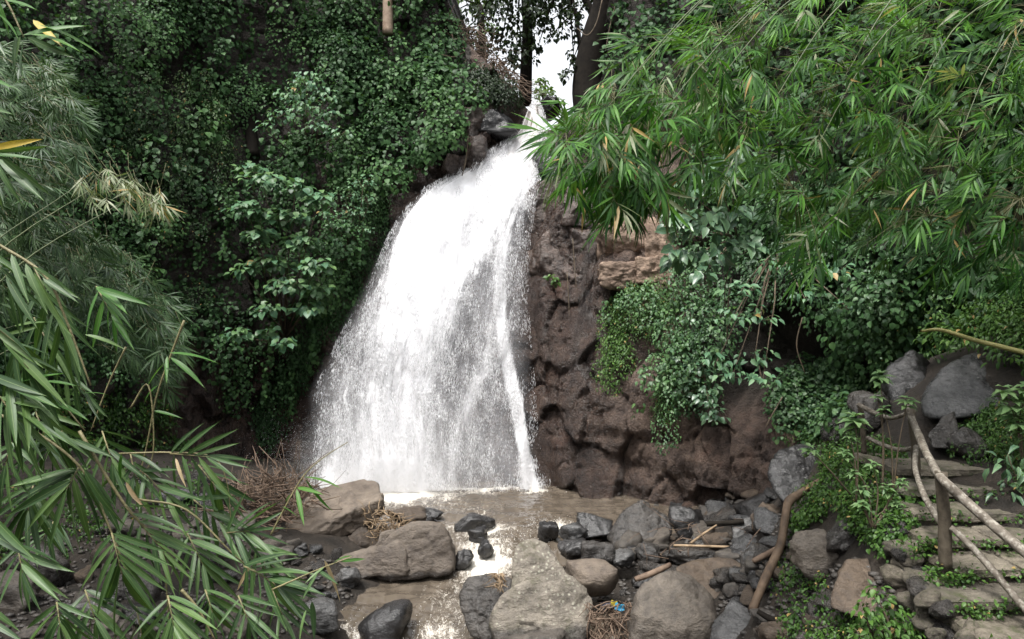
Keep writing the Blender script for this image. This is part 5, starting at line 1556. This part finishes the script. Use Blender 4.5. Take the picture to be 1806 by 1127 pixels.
def bamboo_right():
    # region of photo the hanging sprays fill, and culms arching from the right bank
    region = [(985, 300), (980, 235), (1025, 195), (1060, 120), (1120, 75), (1200, 50), (1255, 10), (1300, -60), (1900, -60), (1900, 480), (1760, 500), (1660, 470), (1560, 460), (1470, 430), (1420, 470), (1330, 350), (1230, 300), (1190, 320), (1170, 350), (1110, 375), (1060, 365), (1015, 335)]
    culms = []
    tips = [(1000, 270, 8.6), (1060, 330, 8.8), (1090, 160, 9.2), (1180, 250, 9.4), (1240, 90, 10.2), (1330, 230, 10.0), (1400, 330, 10.2), (1330, 40, 11.2), (1480, 150, 10.6), (1560, 300, 10.4), (1640, 380, 10.2), (1640, 60, 11.4), (1740, 220, 10.8), (1800, 350, 10.2)]
    labels = ['bamboo whose tip hangs farthest left over the waterfall', 'bamboo with drooping sprays in front of the tan rock blocks', 'bamboo with sprays reaching left just below the dark notch trunk', 'bamboo spray hanging left of the large pale oval leaved shrub',
              'bright green bamboo at the top beside the dark notch', 'bamboo spray above the large pale oval leaved shrub', 'bamboo hanging lowest in the middle of the right side', 'bright bamboo at the top edge near the slanting culm',
              'bamboo with the dark slanting culm in the upper right', 'bamboo with pale undersides in the middle of the right side', 'bamboo hanging above the dark hollow on the right', 'bright bamboo at the top edge far right', 'bamboo filling the upper right behind the others', 'bamboo at the right edge above the bamboo pole']
    for k, (px, py, Y) in enumerate(tips):
        tip = P(px, py, Y)
        root = Vector((10.5 + 1.2 * math.sin(k * 2.1), 8.6 + .55 * k * .6, 0))
        root.z = gz(root.x, root.y) - .1
        top = Vector((lerp(root.x, tip.x, .42), lerp(root.y, tip.y, .5), max(tip.z + 1.6, 10.2)))
        pts = smooth_path([root, Vector((root.x - .3, root.y, lerp(root.z, top.z, .6))), top, Vector((lerp(top.x, tip.x, .6), lerp(top.y, tip.y, .6), lerp(top.z, tip.z, .35) + .5)), tip], 8)
        culms.append((pts, labels[k]))
    fans = [[] for _ in culms]
    cp = [np.array([tuple(q) for q in c[0]]) for c in culms]
    spots = sample_poly(region, 980)
    # extra density along the hanging left edge
    spots = np.concatenate([spots, sample_poly([(985, 300), (980, 240), (1060, 140), (1180, 160), (1175, 340), (1110, 370), (1050, 345)], 130)])
    for px, py in spots:
        t = (px - 950) / 850
        Y = 8.4 + 2.6 * min(1, max(0, t * 1.6)) + random.uniform(-.9, 1.8) + (1.0 if py < 80 else 0)
        b = np.array(P(px, py, Y)[:])
        best = min(range(len(culms)), key=lambda i: np.min(np.linalg.norm((cp[i] - b) * np.array([1, .7, 1]), axis=1)))
        fans[best].append((b, px, py))
    allm = None
    meshes_pale = tmpl_meshes('leaf', BT, [MAT['bamboo_pale']])
    meshes_near = tmpl_meshes('leaf', BT, [MAT['bamboo_leaf']])
    for k, (pts, lb) in enumerate(culms):
        root = empty('bamboo', pts[0], 'leaning ' + lb, 'bamboo', 'bamboo canes arching from the right bank')
        off = pts[0]
        q = cp[k]
        rr = np.linspace({8: .05, 5: .035, 9: .03}.get(k, .022), .004, len(q))
        obj('culm', tubes_mesh('culm', [(q, rr)], MAT['bamboo_culm'], 8, off), root)
        bag = Bag(); tw = []
        for b, px, py in fans[k]:
            j = int(np.argmin(np.linalg.norm(q - b, axis=1)))
            away = nrm(b - q[j])
            # sprays point away from the culm, left and down
            td = nrm(away * .5 + np.array([-.45 + .35 * math.sin(k * 1.7), -.25, -.5 + .2 * math.cos(k * 2.3)]) + RNG.normal(0, .5, 3))
            if py < 90: td = nrm(td + np.array([-.2, 0, .45]))
            nf = nrm(TOCAM * .55 + UP * .75 + RNG.normal(0, .45, 3))
            L = random.uniform(.24, .42)
            n = random.randrange(4, 13)
            p, d, nn, ln = fan(b, td, nf, n, L, 1, random.uniform(.7, 1.15), random.uniform(.05, .45))
            tint = np.clip(.95 - py / 430.0 + random.uniform(-.3, .3), 0, 1)  # top light painted into the leaf colour: higher sprays are lighter
            bag.add(p, d, nn, ln, RNG.uniform(.8, 1.15, n), tint)
            mid = (q[j] + b) / 2 + np.array([0, 0, .12])
            e = b + td * .24 * L / .3
            if np.linalg.norm(b - q[j]) < 1.6:
                tw.append(([q[j], mid, b, e], [.004, .0035, .002, .0012]))
            else:
                s0 = b - td * .5 + np.array([.1, .05, .12])
                tw.append(([s0, b, e], [.003, .002, .0012]))
        if not len(bag): continue
        data = bag.get()
        order = np.argsort(-(data[3] / data[0][:, 1]))
        near = order[:230]
        pal = set(int(x) for x in RNG.integers(0, max(1, len(data[0]) // 9), max(1, len(data[0]) // 9 // 12)))
        nr = [int(x) for x in near]
        leaf_objects('leaf', sel(data, near), lambda i: (meshes_pale if (nr[i] // 9) in pal else meshes_near)[i % 4], root, off)
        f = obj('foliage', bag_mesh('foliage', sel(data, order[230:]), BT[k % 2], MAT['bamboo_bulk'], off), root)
        tag(f, kind='stuff')
        t = obj('twigs', tubes_mesh('twigs', tw, MAT['bamboo_twig'], 4, off), root)
        tag(t, kind='stuff')
        print('bamboo', k, len(bag))
bamboo_right()

def bamboo_mid(label, region, n, Yr, L, base, seed, mat='bamboo_far', dirn=(.5, -.2, -.6), group='fine leaved bamboo at the left'):
    root = empty('bamboo', base, label, 'bamboo', group)
    bag = Bag(); tw = []
    for px, py in sample_poly(region, n):
        Y = random.uniform(*Yr)
        b = np.array(P(px, py, Y)[:])
        td = nrm(np.array(dirn) + RNG.normal(0, .4, 3))
        nf = nrm(TOCAM * .7 + UP * .6 + RNG.normal(0, .5, 3))
        k = random.randrange(6, 11)
        p, d, nn, ln = fan(b, td, nf, k, random.uniform(*L), 1, random.uniform(.6, 1.1), random.uniform(.05, .35))
        bag.add(p, d, nn, ln, RNG.uniform(.75, 1.1, k), np.clip(random.gauss(.5, .22), 0, 1))
        tw.append(([b - td * random.uniform(.1, .3) + np.array([-.05, 0, .05]), b, b + td * .2], [.003, .002, .001]))
    data = bag.get()
    order = np.argsort(-(data[3] / data[0][:, 1]))
    cul = []
    a = np.array(region, float)
    for i in range(3):
        tip = P(*(a[RNG.integers(len(a))] * .6 + a.mean(0) * .4), sum(Yr) / 2)
        bb = Vector(base)
        cul.append((smooth_path([bb, bb * .45 + tip * .55 + Vector((0, 0, 1.2)), tip], 8), np.linspace(.02, .003, 17)))
    obj('culm', tubes_mesh('culm', cul, MAT['bamboo_culm'], 6, base), root)
    leaf_objects('leaf', sel(data, order[:250]), tmpl_meshes('leaf', BT[:3], [MAT['bamboo_pale' if mat == 'bamboo_bulk' else mat]]), root, base)
    f = obj('foliage', bag_mesh('foliage', sel(data, order[250:]), LN, MAT[mat], base), root); tag(f, kind='stuff')
    t = obj('twigs', tubes_mesh('twigs', tw, MAT['bamboo_twig'], 4, base), root); tag(t, kind='stuff')
bamboo_mid('fine leaved grey green bamboo drooping before the left cliff', [(-60, 380), (90, 370), (190, 420), (260, 480), (320, 560), (325, 620), (290, 680), (200, 620), (120, 560), (-60, 540)], 760, (11, 14), (.22, .32), Vector((-10.5, 10.5, gz(-10.5, 10.5))), 1)
bamboo_mid('fine leaved bamboo at the left edge above the yellowing sprays', [(-60, 60), (60, 90), (130, 170), (150, 230), (120, 330), (40, 360), (-60, 360)], 420, (9, 12), (.2, .3), Vector((-9.5, 8.5, gz(-9.5, 8.5))), 2, dirn=(.6, -.2, -.4))
bamboo_mid('bamboo with pale yellowing sprays below the upper left creepers', [(120, 300), (200, 285), (290, 330), (285, 375), (200, 350), (130, 340)], 34, (8.5, 9.5), (.16, .24), Vector((-8.0, 7.0, gz(-8, 7))), 3, 'bamboo_bulk', (.4, -.2, -.7))

# ------------------------------------------------------------------ foreground bamboo on the left
NT = [lance(.115, .02, .10, 9), lance(.125, .02, .22, 9, .3), lance(.11, .012, .30, 9, -.4), lance(.12, .025, .05, 9, .6)]
NEAR = tmpl_meshes('leaf', NT, [MAT['bamboo_near']])
FRESH = tmpl_meshes('leaf', NT, [MAT['bamboo_fresh']])
DEADL = tmpl_meshes('leaf', NT, [MAT['leaf_dead']])
YELL = tmpl_meshes('leaf', NT, [MAT['leaf_yellow']])
ALLM = {'n': NEAR, 'f': FRESH, 'd': DEADL, 'y': YELL}

def near_bamboo(label, rootp, fans, singles, stems, droop=.18):
    base = Vector(rootp)
    root = empty('bamboo', base, label, 'bamboo', 'bamboo hanging close to the camera on the left')
    tubes = []
    rows, kinds, owner = [], [], []
    def leaf(bp, tp, l_w, kind, own=None):
        bp, tp = np.array(tuple(bp)), np.array(tuple(tp))
        d = tp - bp; L = float(np.linalg.norm(d))
        n = TOCAM * random.uniform(.35, .9) + UP * random.uniform(.3, .8) + RNG.normal(0, .3, 3)
        dd = nrm(d) + UP * .10
        rows.append((bp, nrm(dd), nrm(n), L, l_w)); kinds.append(kind); owner.append(own)
    for f in fans:
        (sx, sy), (ex, ey), Y, n, L, spread = f[:6]
        kind = f[6] if len(f) > 6 else 'n'
        s2, e2 = np.array([sx, sy], float), np.array([ex, ey], float)
        dv = e2 - s2; ang0 = math.atan2(dv[1], dv[0])
        yo = random.uniform(-.06, .06)
        tubes.append(([P(sx, sy, Y + .02), P((sx + ex) / 2, (sy + ey) / 2, Y), P(ex, ey, Y - .02)], [.003, .0025, .0015]))
        for i in range(n):
            t = i / max(1, n - 1)
            sg = 1 if i % 2 else -1
            a = ang0 + sg * spread * (1 - t) ** .75 + random.uniform(-.09, .09)
            a = lerp(a, math.pi / 2 + (.25 if sg > 0 else -.25) + random.uniform(-.2, .2), droop)
            b = s2 + dv * t
            ll = .92 * L * (.72 + .38 * math.sin(math.pi * (.15 + .7 * (1 - t)))) * random.uniform(.85, 1.1)
            tip = b + ll * np.array([math.cos(a), math.sin(a)])
            tip[1] += ll * .12 * abs(math.cos(a))
            dz = random.uniform(-.12, .06) * Y / 2.6
            leaf(P(b[0], b[1], Y - .02 * t), P(tip[0], tip[1], Y + dz + yo), random.uniform(.68, .98), kind, len(tubes) - 1)
    for s in singles:
        bx, by, tx, ty, Y = s[:5]
        kind = s[5] if len(s) > 5 else 'n'
        w = s[6] if len(s) > 6 else 1.0
        leaf(P(bx, by, Y), P(tx, ty, Y + random.uniform(-.1, .05)), w, kind)
    for pts, Y, r in stems:
        pp = smooth_path([P(a, b, Y) for a, b in pts], 6)
        tubes.append((pp, np.linspace(r, r * .4, len(pp))))
    culm = smooth_path([base, base * .5 + Vector(stems[0] and P(*stems[0][0][0], stems[0][1])) * .5 + Vector((-.3, 0, .3)), P(*stems[0][0][0], stems[0][1])], 8)
    obj('culm', tubes_mesh('culm', [(culm, np.linspace(.025, stems[0][2], len(culm)))], MAT['bamboo_culm'], 8, base), root)
    twigs = [obj('twig', tubes_mesh('twig', [t], MAT['near_twig'], 6, base), root) for t in tubes]
    p = np.array([r[0] for r in rows]); d = np.array([r[1] for r in rows]); n = np.array([r[2] for r in rows]); l = np.array([r[3] for r in rows]); w = np.array([r[4] for r in rows])
    leaf_objects('leaf', [p, d, n, l, w, l], lambda i: ALLM[kinds[i]][i % 4], lambda i: root if owner[i] is None else twigs[owner[i]], base)

near_bamboo('near bamboo spray with a yellow leaf at the upper left corner', (-3.0, 1.6, gz(-3.0, 1.6)), [],
    [(40, 62, 168, 46, 2.3, 'f'), (45, 60, 142, 80, 2.35, 'f'), (60, 42, 190, 82, 2.3, 'f'), (58, 35, 112, 96, 2.4, 'y'), (45, 62, 108, 132, 2.35), (48, 66, 118, 112, 2.4), (30, 60, 12, 146, 2.3), (42, 66, 34, 150, 2.4), (10, 0, 66, 20, 2.3, 'f'),
     (-10, 20, 42, 66, 2.3, 'f'), (-20, -20, 30, 62, 2.3, 'f'), (36, 64, 22, 128, 2.35), (-30, 40, 10, 110, 2.3),
     (-15, 262, 70, 254, 2.2, 'y'), (-12, 266, 90, 273, 2.25), (-12, 272, 82, 290, 2.2, 'f'), (0, 275, 92, 360, 2.2), (-2, 280, 68, 357, 2.25), (-8, 285, 28, 368, 2.2), (-25, 290, 6, 380, 2.25), (-20, 190, 22, 206, 2.3), (-20, 140, 14, 152, 2.3, 'f')],
    [([(-160, -120), (-40, -60), (10, 0), (42, 66)], 2.35, .006), ([(-120, 200), (-60, 240), (-8, 270)], 2.2, .005)])

near_bamboo('near bamboo with broad dark leaves halfway up the left edge', (-3.2, 2.0, gz(-3.2, 2.0)),
    [((60, 470), (120, 600), 2.5, 13, 120, 1.0), ((-30, 560), (50, 650), 2.3, 11, 150, .9), ((30, 600), (45, 640), 2.4, 9, 130, .9), ((90, 640), (150, 690), 2.7, 8, 90, 1.0), ((170, 505), (200, 560), 2.9, 8, 90, 1.0, 'f'), 
     ((-20, 660), (60, 700), 2.2, 8, 120, .9), ((-20, 440), (20, 500), 2.3, 9, 120, .9), ((60, 560), (100, 630), 2.6, 10, 110, .9)],
    [(20, 448, 48, 545, 2.2), (45, 465, 78, 560, 2.25), (58, 470, 125, 512, 2.3), (75, 490, 142, 546, 2.4), (60, 480, 118, 615, 2.3), (172, 508, 262, 546, 2.8, 'f'), (200, 565, 240, 590, 2.8), (10, 678, 124, 664, 2.3, 'f'), (80, 672, 140, 684, 2.35, 'f'),
     (146, 694, 192, 692, 2.5, 'f'), (80, 708, 162, 730, 2.4, 'f'), (0, 535, 80, 570, 2.3), (25, 575, 85, 570, 2.5), (10, 590, 80, 578, 2.5), (150, 590, 225, 612, 2.8), (30, 605, 95, 635, 2.4), (40, 625, 112, 662, 2.4),
     (298, 622, 392, 636, 2.9, 'f'), (300, 630, 364, 680, 2.9, 'f'), (295, 628, 293, 684, 2.95, 'f'), (290, 640, 255, 686, 2.95, 'f'), (278, 680, 244, 712, 2.95, 'f'), (292, 650, 338, 660, 2.9), (272, 724, 326, 744, 2.9, 'f')],
    [([(-140, 340), (-30, 415), (75, 482), (115, 560), (160, 680)], 2.4, .007), ([(-60, 560), (0, 580), (60, 650), (150, 760)], 2.4, .006), ([(325, 565), (300, 630), (276, 700), (258, 790), (240, 860)], 2.95, .005), ([(222, 612), (190, 680), (160, 760)], 2.9, .004)], droop=.5)

near_bamboo('near bamboo with big fanned sprays filling the lower left', (-2.8, 2.2, gz(-2.8, 2.2)),
    [((140, 822), (118, 862), 2.5, 13, 140, 1.35), ((197, 940), (216, 1015), 2.4, 14, 135, 1.25), ((222, 893), (290, 975), 2.6, 14, 110, 1.15), ((296, 1050), (307, 1108), 2.4, 12, 120, 1.2), ((362, 1040), (375, 1080), 2.6, 11, 90, 1.2),
     ((100, 1062), (106, 1105), 2.3, 11, 110, 1.25), ((400, 940), (440, 936), 2.8, 10, 100, 1.5), ((430, 998), (490, 1030), 2.7, 13, 110, 1.2), ((300, 800), (370, 806), 2.9, 11, 105, 1.5), ((95, 920), (75, 950), 2.8, 9, 75, 1.2), ((110, 760), (90, 790), 2.6, 9, 110, 1.3),
     ((250, 830), (300, 880), 2.9, 9, 90, 1.1), ((340, 880), (400, 930), 3.0, 10, 95, 1.0), ((20, 780), (10, 820), 2.5, 8, 100, 1.2), ((230, 800), (240, 850), 2.9, 8, 100, 1.2), ((420, 1050), (440, 1100), 2.6, 9, 90, 1.2), ((480, 1040), (500, 1090), 2.8, 8, 80, 1.1), ((0, 700), (30, 740), 2.2, 9, 130, .8), ((60, 850), (50, 900), 2.6, 11, 120, 1.2), ((330, 940), (360, 1000), 2.8, 11, 105, 1.1), ((150, 1040), (170, 1100), 2.5, 11, 115, 1.2), ((240, 1070), (250, 1120), 2.5, 10, 110, 1.2),
     ((30, 960), (40, 1010), 2.5, 10, 110, 1.2), ((350, 820), (390, 870), 3.0, 10, 95, 1.0), ((180, 760), (200, 820), 2.9, 9, 100, 1.1), ((60, 720), (80, 770), 2.6, 10, 115, 1.1), ((440, 960), (470, 990), 3.0, 9, 85, 1.1)],
    [(-20, 905, 62, 1006, 2.1), (-30, 930, 55, 1000, 2.15), (-40, 1060, 42, 1120, 2.1), (-30, 1090, 40, 1135, 2.1), (135, 830, 0, 872, 2.5), (138, 828, 2, 905, 2.5), (150, 830, 222, 960, 2.5), (148, 828, 205, 955, 2.45), (128, 775, 206, 820, 2.6), (125, 772, 180, 830, 2.6),
     (215, 800, 205, 860, 2.7, 'f'), (310, 808, 322, 862, 2.8, 'd'), (572, 988, 602, 1070, 2.6, 'd'), (440, 1000, 415, 1050, 2.7, 'd'), (222, 850, 245, 905, 2.7, 'd'),
     (535, 841, 610, 853, 2.7, 'f'), (538, 844, 584, 912, 2.7, 'f'), (523, 862, 536, 936, 2.7, 'f'), (524, 860, 568, 874, 2.7, 'f'), (512, 872, 500, 890, 2.7, 'f'), (498, 893, 528, 916, 2.7, 'f'), (588, 992, 622, 980, 2.6, 'f'), (600, 990, 652, 989, 2.6, 'f'), (572, 1000, 535, 1030, 2.6), (560, 1005, 600, 1040, 2.6),
     (560, 1010, 530, 1065, 2.55), (550, 1060, 556, 1130, 2.5), (540, 1075, 520, 1140, 2.5)],
    [([(-120, 700), (20, 740), (140, 822), (197, 940), (240, 1060)], 2.5, .006), ([(140, 760), (220, 890), (285, 963), (293, 1030), (300, 1127)], 2.6, .006), ([(478, 943), (500, 900), (535, 840), (572, 806), (613, 780)], 2.7, .004), ([(210, 800), (300, 798), (374, 806), (400, 850), (408, 930)], 2.9, .004),
     ([(240, 880), (330, 900), (420, 985), (500, 1040)], 2.8, .005), ([(480, 1040), (560, 1005), (620, 982)], 2.6, .004), ([(320, 1040), (350, 1075), (380, 1130)], 2.5, .006), ([(230, 720), (262, 680), (270, 800), (240, 850)], 2.9, .004)])

# ------------------------------------------------------------------ trees at the top
def tree(name, label, trunk, rads, crowns, mat='dark_leaf', bark='bark_dark', leaf=.22, branches=True, tint=(.1, .8)):
    base = Vector(trunk[0])
    root = empty(name, base, label, 'tree')
    pts = smooth_path(trunk, 6)
    tb = [(pts, np.interp(np.linspace(0, 1, len(pts)), np.linspace(0, 1, len(rads)), rads))]
    obj('trunk', tubes_mesh('trunk', tb, MAT[bark], 14, base), root)
    bag = Bag(); br = []
    top = np.array(pts[-1][:])
    for (c, r, dens) in crowns:
        c = np.array(tuple(c))
        br.append(([top, (top + c) / 2 + np.array([0, 0, .2]), c], [max(rads[-1] * .5, .03), .04, .015]))
        for k in range(int(9 * r * dens)):
            v = nrm(RNG.normal(0, 1, 3)) * RNG.random() ** .5 * r
            clump_leaves(bag, c + v * np.array([1, 1, .75]), nrm(v + UP * .3 + 1e-3), random.uniform(.3, .65) * min(1, r * .6), leaf, random.uniform(*tint), .8, .2)
    if crowns:
        obj('branch', tubes_mesh('branch', br, MAT[bark], 6, base), root)
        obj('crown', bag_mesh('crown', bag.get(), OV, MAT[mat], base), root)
    return root

def at(px, py, Y): return P(px, py, Y)
tree('tree', 'dark shaded tree with drooping foliage left of the bright gap at the top', [at(926, 185, 32), at(928, 120, 32), at(930, 40, 32), at(920, -80, 32)], [.28, .26, .22, .15],
     [(at(900, 30, 31), 1.6, 2.2), (at(945, -5, 31), 1.2, 2.2), (at(880, 90, 30.6), 1.0, 2), (at(910, 110, 30.8), .8, 2), (at(1000, -20, 31.5), .9, 2), (at(930, 60, 31), 1.0, 2.4), (at(850, 20, 30.5), 1.1, 2), (at(900, -60, 31), 2, 2), (at(990, -70, 31), 2, 2)], leaf=.2)
tree('tree', 'thick dark leaning trunk on the right of the bright gap', [at(1048, 215, 28.5), at(1038, 150, 28.5), at(1050, 80, 28.4), at(1078, 0, 28.2), at(1100, -90, 28)], [.75, .62, .6, .65, .6],
     [(at(1090, -60, 27.6), 1.6, 1.6), (at(1020, -50, 28), 1.4, 1.8), (at(1000, 130, 28.4), .4, 1.6), (at(1010, 40, 28.6), .5, 1.4)], leaf=.2)
tree('tree', 'pale reddish tree trunk standing above the creepers at the top', [at(684, 60, 27.6), at(684, 10, 27.6), at(682, -60, 27.6), at(680, -140, 27.6)], [.2, .19, .18, .16], [(at(680, -200, 27.6), 2, 1)], bark='bark_pale')
tree('tree', 'brown trunk half hidden by creepers on the left cliff', [at(446, 275, wall_base(446, 280).y - .1), at(443, 230, wall_base(446, 230).y - .25), at(440, 180, wall_base(446, 180).y - .25), at(438, 140, wall_base(446, 140).y + .1)], [.24, .2, .2, .18], [], bark='bark_dark')
tree('far_tree', 'pale green tree far behind the notch', [at(962, 215, 55), at(960, 190, 55), at(958, 170, 55)], [.2, .15, .1], [(at(958, 165, 55), .8, 2), (at(985, 190, 54), .8, 2), (at(950, 145, 56), .7, 1.6)], 'far_leaf', leaf=.3)
tree('far_tree', 'thin leaved tree high behind the bright gap', [at(1024, 200, 44), at(1024, 100, 44), at(1016, 20, 44)], [.2, .15, .1], [(at(960, 80, 44), .6, .5), (at(985, 20, 44), 1.2, .7), (at(955, 45, 44), .7, .5), (at(1012, 90, 44), .7, .4)], 'dark_leaf', leaf=.25)
tree('tree', 'dark canopy overhanging the bright gap from above', [at(1075, 180, 30), at(1060, 60, 30), at(1000, -60, 30)], [.2, .18, .12], [(at(975, 10, 30), .8, 2.4), (at(1010, 25, 30), .7, 2.2), (at(950, 30, 30), .6, 2), (at(1020, 75, 30), .35, 1.6), (at(990, -40, 30), 1.2, 2.4), (at(948, 85, 30.5), .3, 1.5), (at(1030, 130, 29.5), .4, 1.8), (at(985, 55, 30), .45, 1.8), (at(1012, 105, 30), .3, 1.6)], 'dark_leaf', leaf=.18)
tree('far_tree', 'yellow green tree behind the slope of dead canes', [at(850, 120, 40), at(850, 60, 40), at(848, 10, 40)], [.3, .2, .15], [(at(860, 50, 40), .9, 1.4), (at(800, 20, 41), 1.3, 1.0), (at(830, -20, 40), 1.8, 1.2), (at(760, -10, 41), 1.6, 1.0)], 'far_leaf', leaf=.25)
creeper('creeper_carpet', 'shaded plants on the slope below the dead canes', [(800, 90), (850, 120), (930, 165), (920, 185), (850, 180), (835, 150)], 50, (.25, .5), (.09, .16), 'dark_leaf', OVN, 'cliff', .2, (.2, .9), 600, 15, .2, None)

# lianas hanging on the right
def lianas():
    specs = [([(1290, 490, 19.2), (1284, 540, 19.2), (1282, 610, 19.3)], 'brown liana hanging beside the dark hollow', .022),
             ([(1282, 400, 18.5), (1290, 440, 18.5), (1278, 520, 18.6), (1290, 590, 18.8)], 'thin curling liana in front of the dark hollow', .014),
             ([(1062, 0, 26.5), (1052, 40, 26.5), (1036, 62, 26.6), (1018, 50, 26.8)], 'bare vine looping across the dark trunk at the top', .025),
             ([(1085, 10, 26), (1075, 50, 26), (1068, 90, 26)], 'straight thin vine hanging from the top right of the notch', .02),
             ([(1000, 480, 23.6), (1003, 530, 23.5), (1004, 560, 23.5)], 'dry root dangling over the brown rock blocks', .016),
             ([(1010, 420, 23.8), (1014, 480, 23.6), (1018, 520, 23.6)], 'dry root hanging right of the brown rock blocks', .014),
             ([(826, 240, 26.3), (822, 280, 26.2), (815, 310, 26.1)], 'slanting bare stem beside the upper left of the fall', .03),
             ([(1415, 560, 17.8), (1405, 610, 17.8), (1420, 660, 17.8)], 'bare stem in the dark hollow on the right', .016),
             ([(1380, 700, 17.6), (1360, 735, 17.5), (1350, 755, 17.5)], 'slanted bare stem at the foot of the hollow', .016)]
    for pts, lb, r in specs:
        single_tube('liana', [P(*q) for q in pts], [r, r, r * .6], 'vine_stem', lb, 'vine', 6)
lianas()
